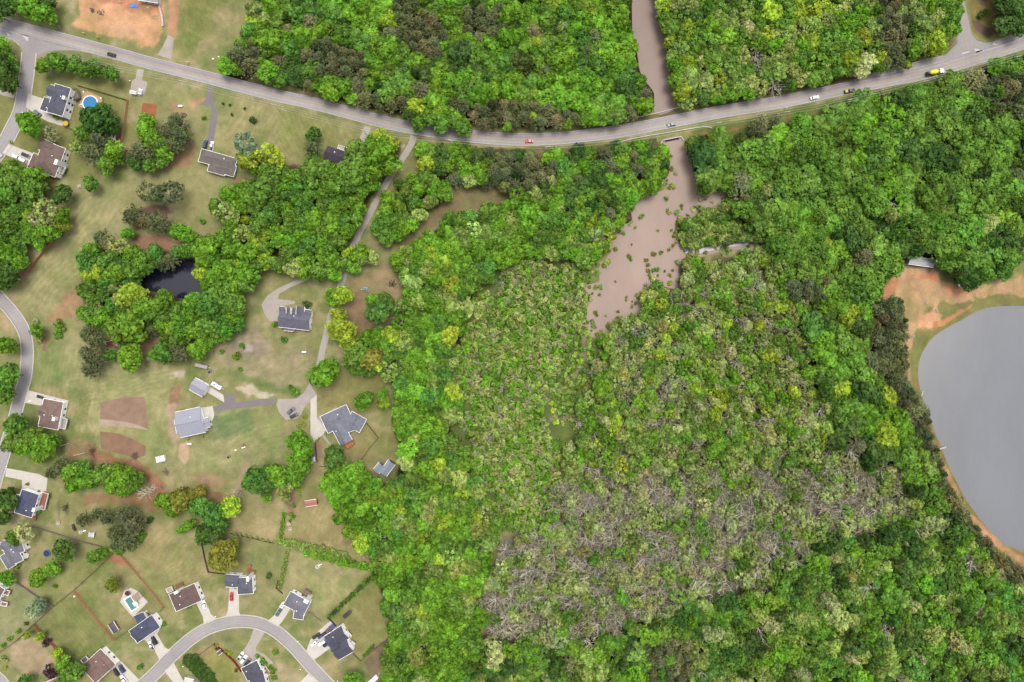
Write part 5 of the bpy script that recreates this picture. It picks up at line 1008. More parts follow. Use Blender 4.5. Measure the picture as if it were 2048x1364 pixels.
house('grey house with two dormers and curved concrete drive', [((559,636),(621,643),36,'gable',4.2,.62), ((559,622),(571,623),18,'shed',4.0,.3), ((601,613),(600,636),16,'gable',4.6,.9), ((577,615),(576,634),8,'gable',5.4,.9), ((588,616),(587,634),8,'gable',5.4,.9), ((608,627),(622,629),17,'gable',4.1,.5), ((568,654),(587,656),14,'shed',3.1,.2)], alb(128,126,140), WH, garage=(550,630), door=(596,604), deck=[((578,660),(590,662),6,.4,alb(170,160,150),None)], seed=5)
house('white farmhouse with pale metal gable roof and yellow shrubs', [((355,850),(406,839),52,'gable',4.0,.42), ((354,838),(359,866),12,'shed',3.2,.12), ((402,848),(419,844),20,'gable',3.3,.35)], alb(184,184,198), (.62, .62, .61), metal=True, garage=(420,822), door=(424,846), chimney=None, vents=1, seed=6)
house('small white garage with pale metal gable roof', [((384,767),(411,782),27,'gable',3.6,.45)], alb(184,180,194), (.62, .62, .61), name='garage', cat='garage', metal=True, garage=(426,782), vents=0, seed=7, step=4)
house('large grey cross-gabled house with orange deck', [((648,850),(700,826),37,'hip',4.2,.5), ((672,846),(693,886),26,'gable',4.25,.55), ((697,836),(726,852),30,'hip',4.15,.5), ((703,856),(716,834),22,'gable',4.3,.6), ((660,832),(668,846),20,'gable',4.1,.6), ((684,858),(710,848),22,'hip',4.05,.45)], alb(146,148,160), (.42, .38, .34), garage=(640,862), door=(668,822), deck=[((691,892),(705,881),14,1.4,alb(218,142,92),'b')], vents=2, seed=8)
house('big grey metal shed with stepped roof at the forest edge', [((766,948),(784,924),17,'gable',3.4,.7), ((752,943),(764,929),15,'gable',3.2,.7)], alb(166,174,188), alb(118,130,150), name='shed', cat='shed', metal=True, door=(745,940), vents=0, win=False, seed=9)
house('brown-roofed house with white rear terrace by the drive', [((107,801),(96,856),40,'hip',4.6,.45), ((80,820),(100,826),24,'gable',4.5,.6), ((79,838),(96,842),20,'hip',4.4,.6)], alb(150,126,118), WH, garage=(62,795), door=(72,826), deck=[((128,836),(123,856),18,2.0,alb(196,188,180),'w')], chimney=[(107,838,7.6,1.8,1.3)], seed=10)
house('dark blue-roofed house with red-brown deck and pots', [((61,984),(46,1030),36,'hip',5.4,.48), ((28,1000),(50,1006),24,'hip',5.2,.5)], DB, WH, garage=(60,965), door=(24,1002), deck=[((92,985),(84,1018),14,2.0,alb(176,120,94),'w'), ((70,1024),(66,1040),10,1.2,alb(170,112,90),None)], chimney=[(67,1020,8.4,1.8,1.3)], seed=11)
house('grey many-gabled house with yellow hedge along white wall', [((12,1080),(34,1126),28,'hip',5.2,.5), ((22,1100),(46,1092),22,'hip',5.1,.5), ((8,1108),(24,1134),20,'hip',5.0,.5), ((4,1090),(24,1092),20,'gable',5.3,.6)], alb(140,138,148), WH, door=(60,1100), deck=[((46,1106),(58,1112),9,.6,alb(200,170,160),'w')], seed=12)
house('brick-decked house cut off by the west side of the picture', [((-30,1180),(0,1196),40,'hip',4.2,.5)], BR_, WH, deck=[((4,1180),(20,1186),10,1.6,alb(178,132,112),'w'), ((4,1206),(16,1208),8,1.6,alb(178,132,112),'w')], vents=0, seed=13)
house('brown hip-roofed house with white side wall and small porch', [((345,1206),(396,1184),37,'hip',4.6,.5), ((352,1208),(366,1196),28,'hip',4.5,.55)], alb(132,110,106), WH, garage=(410,1226), door=(390,1228), deck=[((335,1181),(346,1176),9,1.4,alb(206,190,174),'w'), ((351,1174),(366,1168),8,1.2,alb(150,112,90),None)], chimney=[(352,1185,7.4,2.0,1.2)], seed=14)
house('grey two-part house with red brick terrace behind', [((489,1155),(491,1188),31,'hip',5.2,.6), ((452,1161),(478,1163),25,'gable',4.8,.6)], alb(120,120,134), WH, garage=(466,1195), door=(484,1200), deck=[((494,1142),(510,1146),8,1.6,alb(176,112,92),None), ((500,1130),(498,1140),5,1.2,alb(186,126,100),None)], chimney=[(495,1158,8.6,2.4,1.2)], seed=15)
house('grey house on the outer bend with brown garden deck', [((574,1196),(614,1218),30,'hip',4.8,.5), ((600,1213),(596,1238),20,'hip',4.6,.6)], alb(140,140,152), WH, garage=(570,1222), door=(584,1226), deck=[((608,1182),(620,1190),12,1.6,alb(160,138,120),'b')], chimney=[(612,1203,8.2,2.2,1.6)], seed=16)
house('dark grey double-gabled house with parked trucks beside', [((656,1286),(690,1264),30,'gable',4.8,.55), ((670,1307),(700,1290),30,'gable',4.75,.55), ((664,1300),(680,1290),18,'gable',4.9,.7)], alb(100,100,116), WH, garage=(648,1292), door=(664,1306), deck=[((692,1264),(701,1274),9,2.0,alb(222,218,212),'w'), ((696,1296),(708,1284),9,2.0,alb(214,204,194),'w')], vents=1, seed=17)
house('brown-roofed house with long white side wall by two dark cars', [((176,1350),(216,1314),44,'hip',4.6,.45), ((206,1316),(224,1336),20,'gable',4.7,.6)], alb(150,124,116), WH, garage=(238,1338), door=(210,1360), deck=[((165,1322),(176,1314),8,.6,alb(170,150,132),'w')], seed=18)
house('blue-grey gabled house behind the square swimming pool', [((266,1274),(312,1242),30,'hip',5.0,.55), ((272,1240),(290,1232),18,'shed',3.6,.1), ((268,1262),(282,1276),22,'gable',5.1,.6)], DB, WH, garage=(300,1272), door=(316,1266), deck=[((286,1226),(296,1234),12,1.0,alb(150,140,132),'b')], vents=1, seed=19)
house('dark-roofed house with white columned porch and round shrubs', [((489,1350),(520,1334),30,'hip',4.4,.5), ((500,1366),(530,1358),40,'hip',4.6,.5)], alb(104,102,116), WH, garage=(494,1332), door=(540,1332), deck=[((528,1332),(540,1348),8,.6,alb(200,150,120),'w')], seed=20)
house('small orange-brown roof at the lower edge beside purple tree', [((88,1380),(122,1366),26,'gable',3.6,.5)], alb(190,140,112), WH, vents=0, seed=21)
house('pale unfinished house with grey slab roof on the red soil', [((278,-14),(318,-8),28,'gable',3.4,.3)], alb(190,186,182), (.5, .45, .38), vents=0, seed=22)
house('white-roofed barn among trees north of the lake', [((1818,520),(1868,527),16,'gable',3.6,.4)], alb(206,206,208), alb(196,196,200), name='shed', cat='shed', metal=True, vents=0, win=False, seed=23)
house('pink-red roofed shed on the open lawn', [((610,1008),(634,1004),12,'gable',2.6,.35)], alb(200,128,118), alb(170,110,100), name='shed', cat='shed', metal=True, door=(620,1014), vents=0, win=False, seed=24)
house('small orange-walled shed with dark roof beside the orange fence', [((221,1246),(232,1264),13,'gable',2.4,.45)], alb(116,110,114), alb(196,136,98), name='shed', cat='shed', door=(242,1254), vents=0, win=False, seed=25)
house('tiny pale-grey shed under the tree by the brown fence', [((625,914),(626,924),8,'gable',2.3,.3)], alb(186,192,202), alb(150,156,166), name='shed', cat='shed', metal=True, vents=0, win=False, seed=26)
house('small grey shed at the corner of the red garden fence', [((435,1308),(443,1302),7,'gable',2.2,.4)], alb(126,122,124), alb(140,130,124), name='shed', cat='shed', vents=0, win=False, seed=27)
house('white carport roof below the dark arborvitae hedge', [((368,1362),(386,1366),14,'gable',2.8,.2)], alb(232,228,222), (.6, .6, .6), name='shed', cat='shed', metal=True, vents=0, win=False, seed=28)
house('white rounded-corner storage hut on the dry lawn', [((319,912),(322,924),16,'gable',2.6,.08)], alb(246,246,246), (.7, .7, .7), name='shed', cat='shed', metal=True, vents=1, win=False, seed=29)
house('small white storage shed standing on the old slab', [((276,182),(284,184),9,'gable',2.3,.25)], alb(236,236,236), (.6, .6, .6), name='shed', cat='shed', metal=True, vents=0, win=False, seed=30)
house('narrow white lean-to at the edge of the old slab', [((259,183),(273,186),5,'shed',2.2,.1)], alb(232,232,232), (.6, .6, .6), name='shed', cat='shed', metal=True, vents=0, win=False, seed=31)
house('small white gabled playhouse near the grey fence', [((183,1065),(182,1074),9,'gable',2.0,.6)], alb(236,238,242), (.62, .62, .62), name='shed', cat='shed', metal=True, vents=0, win=False, seed=32)

# ================================================================= FENCES, RAILS, POLES
def fence(label, pts, h=1.8, color=alb(190,130,92), name='wood_fence', step=2.4, gap=.12, thick=.05, z0=.06):
    P = [xy(*p) for p in pts]; o = empty(name, (P[0][0], P[0][1], 0), 0, label, 'fence', 'fences between the yards'); of = np.array((P[0][0], P[0][1], 0))
    pm = MB(); pm.box((0, 0, (h + .08) / 2), (.11, .11, h + .08)); pme = pm.mesh('post', M['wood'])
    for a, b in zip(P[:-1], P[1:]):
        L = np.linalg.norm(b - a); n = max(1, int(round(L / step))); an = ang_of(a, b); mb = MB()
        for k in range(n):
            c = a + (b - a) * (k + .5) / n - of[:2]; l = L / n - .1; m = max(2, int(l / .3))
            for j in range(m):
                q = c + (b - a) / L * ((j + .5) / m - .5) * l; mb.box((q[0], q[1], z0 + h / 2 - random.Random(k * 31 + j).uniform(0, .05)), (l / m * (1 - gap), thick, h), an)
            for zz in (.4, h - .3): mb.box((c[0], c[1], zz), (l, thick + .07, .09), an)
            p = link('post', pme, o, (*(a + (b - a) * k / n - of[:2]), 0)); p.color = (*color[:3], 1); p.rotation_euler = (0, 0, an)
        p = mb.build('panel', M['wood'], o); p.color = (*color[:3], 1)
    p = link('post', pme, o, (*(P[-1] - of[:2]), 0)); p.color = (*color[:3], 1)
    return o
OR, RD, DK, GY, BN = alb(238,184,138), alb(216,146,116), alb(100,88,74), alb(176,168,160), alb(176,138,110)
fence('tall orange timber fence east of the round pool lawn', [(258,202),(252,245),(245,288)], 2.3, OR)
fence('dark timber fence north of the round pool', [(157,172),(205,186),(258,202)], 1.5, DK)
fence('short dark fence by the yellow parasol', [(129,253),(152,262)], 1.5, BN)
fence('rust-red fence running beside the long meadow', [(109,481),(75,522),(38,566)], 2.0, RD)
fence('weathered grey fence below the toy yard', [(66,1051),(120,1068),(170,1083),(205,1092)], 1.8, GY)
fence('weathered grey fence west of the round trees', [(26,1156),(70,1187),(110,1211)], 1.8, GY)
fence('thin brown fence along three back lawns', [(228,1107),(152,1177),(110,1211),(70,1247)], 1.5, alb(166,134,94))
fence('low brown fence below the row of small shrubs', [(70,1247),(38,1278),(0,1304)], 1.5, DK)
fence('orange fence from the bare corner to the square pool', [(241,1106),(262,1130),(290,1162),(329,1213)], 2.2, OR)
fence('orange fence between striped lawn and pool garden', [(151,1182),(189,1229),(230,1279)], 2.2, OR)
fence('pinkish timber fence beside the purple shrub', [(71,1247),(114,1293),(158,1342)], 2.2, alb(196,136,108))
fence('brown fence from the blue-roofed house to the shed corner', [(232,1278),(247,1267),(262,1256)], 1.5, BN)
fence('brown fence west of the gold-crowned tree', [(404,1081),(410,1112),(418,1143),(450,1147)], 1.7, alb(138,112,94))
fence('red timber fence at the inner bend garden', [(430,1287),(450,1302),(470,1321),(484,1341)], 1.9, alb(186,74,62))
fence('dark brown fence closing the inner bend garden', [(430,1286),(408,1302),(385,1319)], 1.6, BN)
fence('short orange fence beside the blue pool house', [(330,1213),(320,1222)], 1.5, BN)
fence('dark wire fence grown with creeper down the two lawns', [(748,1150),(702,1193),(656,1233)], 1.4, DK, gap=.5)
fence('thin black fence round the grey cross-gabled lawn', [(734,846),(757,875),(738,898),(721,922)], 1.2, (.03, .03, .03), gap=.6)
fence('short brown fence between the drive and round tree', [(631,885),(635,923)], 1.5, DK)
fence('black rail fence beyond the round tree', [(640,932),(658,933),(702,931)], 1.2, (.04, .035, .03), gap=.5)
fence('pale rail fence along the forest edge below', [(766,1196),(760,1217),(775,1233),(792,1251)], 1.3, alb(180,150,126), gap=.3)
fence('pale rail fence by the lower hedge', [(781,1273),(750,1297),(722,1321),(705,1304)], 1.3, alb(160,136,112), gap=.3)
fence('short grey fence by the grey bend house', [(617,1223),(633,1233),(643,1241)], 1.3, GY, gap=.3)
fence('short dark fence between the white bend house lawns', [(557,1160),(553,1175),(566,1186)], 1.3, DK, gap=.3)
fence('thin brown fence under the low hedge row', [(462,1066),(505,1076),(548,1086)], 1.2, DK, gap=.4)
fence('dark fence at the yard of trucks', [(656,1233),(666,1243),(674,1251)], 1.7, DK)
fence('white retaining wall curving across the red building site', [(318,-4),(321,18),(326,36),(327,54)], 1.0, alb(228,216,202), name='retaining_wall', gap=0.02, thick=.9, step=5)

def guard_rail(label, pts):
    P = np.array([xy(*p) for p in smooth(pts, 4)]); o = empty('guard_rail', (P[0][0], P[0][1], 0), 0, label, 'guard rail', 'guard rails by the creek crossing'); mb = MB()
    pm = MB(); pm.box((0, 0, .35), (.14, .14, .7)); pme = pm.mesh('post', M['steel'])
    for k, (a, b) in enumerate(zip(P[:-1], P[1:])):
        c = (a + b) / 2 - P[0]; L = np.linalg.norm(b - a); an = ang_of(a, b); mb.box((c[0], c[1], .62), (L + .03, .16, .3), an)
        link('post', pme, o, (*(a - P[0]), 0))
    mb.build('rail', M['steel'], o)
guard_rail('pale steel guard rail north of the creek crossing', [(1248,232),(1256,238),(1280,234),(1320,225),(1370,212),(1420,203),(1448,198)])
guard_rail('pale steel guard rail south of the creek crossing', [(1222,291),(1245,283),(1290,273),(1340,265),(1380,258),(1410,254),(1424,257)])
# culvert headwall
o = empty('culvert', (*xy(1344,278), 0), 0, 'dark-mouthed concrete culvert where the creek passes under the road', 'culvert'); b0 = xy(1344,278); mb = MB()
a, b = xy(1326,281) - b0, xy(1361,274) - b0; c = (a + b) / 2; mb.box((c[0], c[1], .5), (np.linalg.norm(b - a), .5, 1.0), ang_of(a, b)); mb.build('headwall', M['kerb'], o)
for e, f in ((xy(1325,281), xy(1321,288)), (xy(1361,273.6), xy(1368,282))):
    mb = MB(); a, b = e - b0, f - b0; c = (a + b) / 2; mb.box((c[0], c[1], .35), (np.linalg.norm(b - a), .45, .72), ang_of(a, b)); mb.build('wing_wall', M['kerb'], o)
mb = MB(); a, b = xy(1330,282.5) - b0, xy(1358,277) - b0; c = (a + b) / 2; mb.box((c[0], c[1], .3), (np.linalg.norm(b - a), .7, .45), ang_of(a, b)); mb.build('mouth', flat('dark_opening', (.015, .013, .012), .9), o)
# utility poles and their wires
POLES = [(150,128),(381,176),(560,222),(735,272),(905,292),(1094,304),(1262,288),(1427,257),(1560,236),(1682,212),(1830,176),(2010,128)]
for k, (lab, p) in enumerate(zip(['by the western junction', 'east of the first field drive', 'by the mown field', 'by the short concrete drive', 'beside the wooded strip', 'south of the red car', 'west of the creek', 'east of the creek', 'by the yellow roadside sign', 'by the dark pickup', 'near the concrete mixer truck', 'near the side road fork'], POLES)):
    q = xy(p[0], p[1]); o = empty('utility_pole', (q[0], q[1], 0), R(72 if p[0] < 1000 else 102), f'wooden power pole with cross-arm {lab}', 'power pole', 'power poles along the road')
    mb = MB(); mb.cyl((0, 0, 0), .17, 10.5, 8, 0, .12); mb.build('pole', M['greybark'], o); mb = MB(); mb.box((0, 0, 9.9), (.14, 2.6, .16)); mb.build('crossarm', M['greybark'], o)
    for y in (-1.15, 0, 1.15): mb = MB(); mb.cyl((0, y, 9.98 if y else 10.4), .07, .25, 6); mb.build('insulator', M['white'], o)
for off, lab in ((-1.15, 'southern power line sagging from pole to pole'), (0, 'middle power line running over the pole tops'), (1.15, 'northern power line nearest the road')):
    mb = MB(); P = [xy(*p) for p in POLES]; hz = 10.25 if off else 10.7
    for a, b in zip(P[:-1], P[1:]):
        d = (b - a) / np.linalg.norm(b - a); n = np.array((-d[1], d[0])) * off; pr = None
        for t_ in np.linspace(0, 1, 9):
            q = (*(a + (b - a) * t_ + n), hz - 1.3 * 4 * t_ * (1 - t_))
            if pr is not None: mb.tube(pr, q, .03, .03, 3)
            pr = q
    tag(mb.build('power_line', flat('wire_metal', (.4, .4, .4), .6)), lab, 'power line', 'power lines along the road')
def sign(label, px, py, mat, face=math.pi / 2, s=.75, h=2.2, diamond=True):
    q = xy(px, py); o = empty('road_sign', (q[0], q[1], 0), face, label, 'road sign'); mb = MB(); mb.cyl((0, 0, 0), .05, h, 6); mb.build('post', M['steel'], o)
    mb = MB(); r = s; pts = [(r * math.cos(i * math.pi / 2 + (0 if diamond else .785)), r * math.sin(i * math.pi / 2 + (0 if diamond else .785))) for i in range(4)]
    v = [(-.03, y, h + z - .2) for y, z in pts] + [(-.08, y, h + z * 1.0 - .2) for y, z in pts]; tl = .55
    v = [(x - (z - h + .2) * tl, y, z) for x, y, z in v]
    mb.add(v, [(0, 1, 2, 3), (7, 6, 5, 4)] + [(i, (i + 1) % 4, 4 + (i + 1) % 4, 4 + i) for i in range(4)]); mb.build('plate', mat, o)
sign('yellow-green diamond sign beside the red building site', 171, 68, flat('lime_sign_paint', (.6, .62, .03), .5)); sign('orange diamond sign beside the red building site', 199, 76, M['orange']); sign('amber diamond sign east of the white gravel entrance', 378, 126, M['yellow'], R(90), .9); sign('small yellow sign on the south verge east of the creek', 1570, 217, M['yellow'], R(90), .7)
def small(name, label, cat, px, py, build, rz=0, group=None):
    q = xy(px, py); o = empty(name, (q[0], q[1], 0), rz, label, cat, group); build(o); return o
def mailbox(o):
    mb = MB(); mb.box((0, 0, .5), (.1, .1, 1.0)); mb.build('post', M['greybark'], o); mb = MB(); mb.box((0, 0, 1.12), (.55, .28, .24)); mb.cyl((0, 0, 1.24), .14, .06, 8); mb.build('box', M['white'], o)
for lab, x, y in (('beside the old slab drive', 262,163), ('by the corner street under the round tree', 48,226), ('at the bend by the brown concrete drive', 16,932), ('by the drive with the white sedan', 433,1231), ('at the inner edge of the curved street', 368,1331), ('on the lawn south-east of the bend', 597,1281), ('by the last drive of the bend', 676,1360), ('at the far side of the curved street', 602,1337)): small('mailbox', f'white mailbox on a post {lab}', 'mailbox', x, y, mailbox, 0, 'mailboxes along the streets')
# ================================================================= POOLS
def round_pool(o):
    mb = MB(); n = 28; R0, R1, h = 3.75, 4.1, 1.25
    mb.add([(r * math.cos(6.2832 * i / n), r * math.sin(6.2832 * i / n), z) for r, z in ((R1, 0), (R1, h), (R0, h), (R0, .1)) for i in range(n)], [(k * n + i, k * n + (i + 1) % n, (k + 1) * n + (i + 1) % n, (k + 1) * n + i) for k in range(3) for i in range(n)]); mb.build('rim', M['white'], o)
    mb = MB(); mb.cyl((0, 0, .1), R0 - .01, .95, 28); t = NT('pool_water'); t.bump(t.noise(1.2, 3), .15, .05); mb.build('water', t.fin(alb(52,148,208), .08, .5), o)
small('round_pool', 'round above-ground pool of bright blue water', 'pool', 183, 208, round_pool)
dk = [(172,181),(208,197),(205,216),(193,220),(158,217),(163,203)]; b0 = xy(183,208)
o = empty('pool_deck', (*b0, 0), 0, 'orange-tan timber deck round the blue pool', 'deck'); ring = [xy(*p) - b0 for p in dk]; mb = MB()
cir = [(4.15 * math.cos(6.2832 * i / 24), 4.15 * math.sin(6.2832 * i / 24)) for i in range(24)]
# deck boards as a ring cut by rays
for i in range(24):
    def hit(c):
        d = np.array(c) / np.linalg.norm(c); best = 4.5
        for a, b in zip(ring, ring[1:] + ring[:1]):
            e = b - a; den = d[0] * e[1] - d[1] * e[0]
            if abs(den) < 1e-6: continue
            tt = (a[0] * e[1] - a[1] * e[0]) / den; ss = (a[0] * d[1] - a[1] * d[0]) / den
            if tt > 0 and -1e-6 <= ss <= 1.000001: best = max(best, tt)
        return d * best
    a, b = cir[i], cir[(i + 1) % 24]; ha, hb = hit(a), hit(b)
    if min(np.linalg.norm(ha), np.linalg.norm(hb)) < 4.7: continue
    mb.prism([a, b, tuple(hb), tuple(ha)][::1], .85, .95)
w = mb.build('boards', M['wood'], o); w.color = (*alb(222,176,132), 1)
mb = MB(); [mb.tube((p[0] * .98, p[1] * .98, 0), (p[0] * .98, p[1] * .98, 1.9), .07, .07, 5) for p in ring]; w = mb.build('railing_posts', M['wood'], o); w.color = (*alb(200,150,110), 1)
def lounger(o):
    mb = MB(); mb.box((0, 0, .3), (1.3, .6, .08)); mb.box((.8, 0, .5), (.6, .6, .07), 0); [mb.box((x, y, .13), (.06, .06, .26)) for x in (-.5, .5) for y in (-.25, .25)]; mb.build('frame', M['white'], o)
    mb = MB(); mb.box((-.02, 0, .38), (1.25, .52, .07)); mb.build('cushion', flat('grey_canvas', (.25, .25, .26), .9), o)
for x, y, rz, lab in ((169,188,1.2,'grey pool chair at the north-west corner of the timber deck'), (202,199,.3,'grey pool chair at the eastern corner of the timber deck'), (163,211,.2,'grey pool chair on the western side of the timber deck')): small('pool_chair', lab, 'chair', x, y, lounger, rz, 'chairs by the round pool').location.z = .95
def parasol(o, mat=None, r=1.4):
    mb = MB(); mb.cyl((0, 0, 0), .04, 2.3, 6); mb.build('pole', M['steel'], o); mb = MB(); mb.cyl((0, 0, 2.1), r, .5, 8, 0, .05); mb.build('canopy', mat or flat('yellow_canvas', (.42, .28, .02), .9), o)
small('parasol', 'yellow eight-sided parasol at the south end of the pool house', 'parasol', 136, 249, parasol)
small('parasol', 'dark brown parasol at the north end of the square pool terrace', 'parasol', 259, 1184, lambda o: parasol(o, flat('brown_canvas', (.05, .02, .02), .9)))
pp = [(249,1181),(262,1176),(276,1182),(296,1204),(266,1234),(240,1204)]
sheet('pool_terrace', pp, .06, M['conc'], thick=.06)
def sq_pool(o):
    a, b = xy(256,1196), xy(270,1217); an = ang_of(a, b); L, Wd = 7.2, 3.9; mb = MB()
    for x, y, dx, dy in ((0, Wd / 2, L + .5, .4), (0, -Wd / 2, L + .5, .4), (L / 2, 0, .4, Wd - .4), (-L / 2, 0, .4, Wd - .4)): mb.box((x, y, .11), (dx, dy, .1))
    mb.build('coping', M['white'], o); mb = MB(); mb.box((0, 0, .085), (L - .4, Wd - .4, .03)); t = NT('square_pool_water'); t.bump(t.noise(1.2, 3), .12, .05); mb.build('water', t.fin(alb(96,160,160), .08, .5), o)
small('square_pool', 'rectangular in-ground pool of teal water on a pale terrace', 'pool', 262, 1207, sq_pool, -ang_of((256,1196),(270,1217)))
def pergola(o):
    for k in range(10): mb = MB() if k == 0 else mb; mb.box((0, (k - 4.5) * .42, 2.5), (3.6, .16, .12))
    [mb.box((x, 0, 2.38), (.14, 4.2, .12)) for x in (-1.6, 1.6)]; w = mb.build('slats', M['wood'], o); w.color = (*alb(206,160,128), 1)
    mb = MB(); [mb.box((x, y, 1.16), (.14, .14, 2.32)) for x in (-1.6, 1.6) for y in (-1.9, 1.9)]; w = mb.build('posts', M['wood'], o); w.color = (*alb(206,160,128), 1)
small('pergola', 'slatted pinkish pergola beside the square pool', 'pergola', 277, 1191, pergola, R(-50))
def canopy_w(o):
    mb = MB(); mb.box((0, 0, 2.2), (2.2, 2.2, .08)); mb.box((0, 0, 2.3), (1.4, 1.4, .16), 0, 0, .4); mb.build('top', M['white'], o); mb = MB(); [mb.cyl((x, y, 0), .04, 2.16, 5) for x in (-1, 1) for y in (-1, 1)]; mb.build('legs', M['steel'], o)
small('canopy', 'small white square canopy beside the teal pool', 'canopy', 275, 1204, canopy_w, R(-50))
# ================================================================= VEHICLES
def loft(secs, mats=None):
    """secs: list of (x, [(y,z) ring])"""
    mb = MB(); n = len(secs[0][1]); v = [(x, y, z) for x, ring in secs for y, z in ring]
    f = [(k * n + i, (k + 1) * n + i, (k + 1) * n + (i + 1) % n, k * n + (i + 1) % n) for k in range(len(secs) - 1) for i in range(n)]
    f += [tuple(range(n)), tuple(range(len(v) - 1, len(v) - n - 1, -1))]; mb.add(v, f); return mb
def ring(w, z0, z1, tw=.86): return [(-w, z0), (-w * 1.02, (z0 + z1) / 2), (-w * tw, z1), (w * tw, z1), (w * 1.02, (z0 + z1) / 2), (w, z0)]
def car_parts(kind):
    P = {}
    if kind == 'sedan': L, W, prof, cab, H = 4.7, .9, [(-2.35, .35, .75, .8), (-2.2, .3, .98, .88), (-1.3, .28, 1.0, .9), (1.0, .28, .95, .9), (1.9, .28, .85, .86), (2.3, .32, .68, .74)], [(-1.75, .98), (-1.15, 1.42), (.25, 1.44), (1.0, .94)], 1.44
    elif kind == 'suv': L, W, prof, cab, H = 4.8, .95, [(-2.4, .4, .95, .86), (-2.3, .35, 1.12, .94), (-1.2, .32, 1.12, .95), (1.0, .32, 1.08, .95), (2.0, .32, 1.0, .9), (2.4, .38, .78, .8)], [(-2.25, 1.1), (-1.95, 1.72), (.2, 1.76), (1.0, 1.06)], 1.76
    else: L, W, prof, cab, H = 5.7, .98, [(-2.85, .5, .9, .94), (-2.8, .42, 1.02, .97), (-.6, .4, 1.02, .97), (-.55, .38, 1.12, .97), (1.6, .38, 1.1, .97), (2.5, .38, 1.02, .92), (2.85, .42, .82, .84)], [(-.6, 1.1), (-.5, 1.82), (.7, 1.84), (1.5, 1.08)], 1.84
    P['body'] = loft([(x, ring(w, z0, z1)) for x, z0, z1, w in prof])
    (a, za), (b, zb), (c, zc), (d, zd) = cab; w0, w1 = W * .88, W * .7
    P['windows'] = MB().add([(a, -w0, za - .1), (a, w0, za - .1), (b, -w1, zb), (b, w1, zb), (c, -w1, zc), (c, w1, zc), (d, -w0, zd - .1), (d, w0, zd - .1)], [(1, 0, 2, 3), (3, 2, 4, 5), (5, 4, 6, 7), (0, 6, 4, 2), (1, 3, 5, 7), (0, 1, 7, 6)])
    P['cabin_roof'] = MB().box(((b + c) / 2, 0, max(zb, zc) + .02), (c - b + .12, w1 * 2.06, .07))
    if kind == 'pickup':
        P['load_bed'] = MB().box((-1.7, 0, 1.0), (2.0, 1.5, .06))
    P['wheel'] = [(sx * L * .31, sy * (W - .08), .34) for sx in (-1, 1) for sy in (-1, 1)]
    P['headlight'] = [(L / 2 - .1, s * W * .66, .68 if kind == 'sedan' else .82) for s in (-1, 1)]; P['tail_light'] = [(-L / 2 + .04, s * W * .72, .82 if kind == 'sedan' else .95) for s in (-1, 1)]
    return P
def wheel_mb(r=.34, w=.22): 
    mb = MB(); n = 12; mb.add([(r * math.cos(6.2832 * i / n), y, r * math.sin(6.2832 * i / n)) for y in (-w / 2, w / 2) for i in range(n)], [tuple(range(n)), tuple(range(2 * n - 1, n - 1, -1))] + [(i, n + i, n + (i + 1) % n, (i + 1) % n) for i in range(n)]); return mb
WM_, RM_ = wheel_mb().mesh('wheel', M['rubber']), wheel_mb(.2, .25).mesh('rim', M['chrome']); HL_, TL_ = MB().box((0, 0, 0), (.12, .3, .16)).mesh('headlight', M['lamp']), MB().box((0, 0, 0), (.1, .22, .2)).mesh('tail_light', M['redlamp'])
def make_car(kind):
    P = car_parts(kind); o = empty('car' if kind != 'pickup' else 'pickup_truck'); P['body'].build('body', M['paint'], o); P['windows'].build('windows', M['glass'], o); P['cabin_roof'].build('cabin_roof', M['paint'], o)
    if 'load_bed' in P: P['load_bed'].build('load_bed', flat('bed_liner', (.03, .03, .03), .9), o)
    for q in P['wheel']: w = link('wheel', WM_, o, q); link('rim', RM_, w)
    for q in P['headlight']: link('headlight', HL_, o, q)
    for q in P['tail_light']: link('tail_light', TL_, o, q)
    return o
CARP = {}
def car(label, px, py, d, kind, color, z=.06, s=1.0):
    o = CARP[kind] = make_car(kind) if kind not in CARP else copy_tree(CARP[kind])
    q = xy(px, py); o.location = (q[0], q[1], z); o.rotation_euler = (0, 0, math.atan2(-d[1], d[0])); o.scale = (s, s, s)
    tag(o, label, 'pickup truck' if kind == 'pickup' else 'car', 'cars and pickups'); 
    for ch in o.children:
        if ch.name.startswith(('body', 'cabin_roof')): ch.color = (*color, 1)
    return o
K, WC, RC, BL, GR_, SV = (.012, .012, .014), (.62, .62, .62), (.32, .012, .016), (.02, .04, .085), (.10, .12, .14), (.30, .31, .32)
car('black sedan driving west past the red building site', 224,110,(-1,-.28),'sedan',K); car('red car driving along the tree-lined road', 1058,283,(-1,0),'sedan',RC); car('dark blue-grey car crossing the creek', 1342,250,(-1,.2),'sedan',BL); car('white car on the road east of the creek', 1628,196,(1,-.2),'sedan',WC)
car('dark pickup with yellow-green load on the road', 1698,183,(1,-.2),'pickup',K)
q = xy(1690.5,184.5); o = empty('crate', (q[0], q[1], 1.1), R(12), 'yellow-green crate in the bed of the dark road pickup', 'crate'); mb = MB(); mb.box((0, 0, .28), (1.3, 1.3, .5)); mb.build('box', flat('lime_plastic', (.3, .36, .05), .6), o); mb = MB(); mb.box((0, 0, .56), (1.36, 1.36, .06)); mb.build('lid', flat('lime_plastic', (.3, .36, .05), .6), o)
car('grey-green sedan on the pool house drive', 76,227,(-1,-.75),'sedan',GR_); car('dark car at the garage of the brown house', 53,311,(1,.4),'sedan',K); car('white sedan nearer the street on the brown house drive', 34,314,(-1,-.45),'sedan',WC); car('white van behind the white sedan', 47,321,(-1,-.45),'suv',WC); car('silver car cut by the western picture edge', -2,309,(1,.5),'sedan',SV)
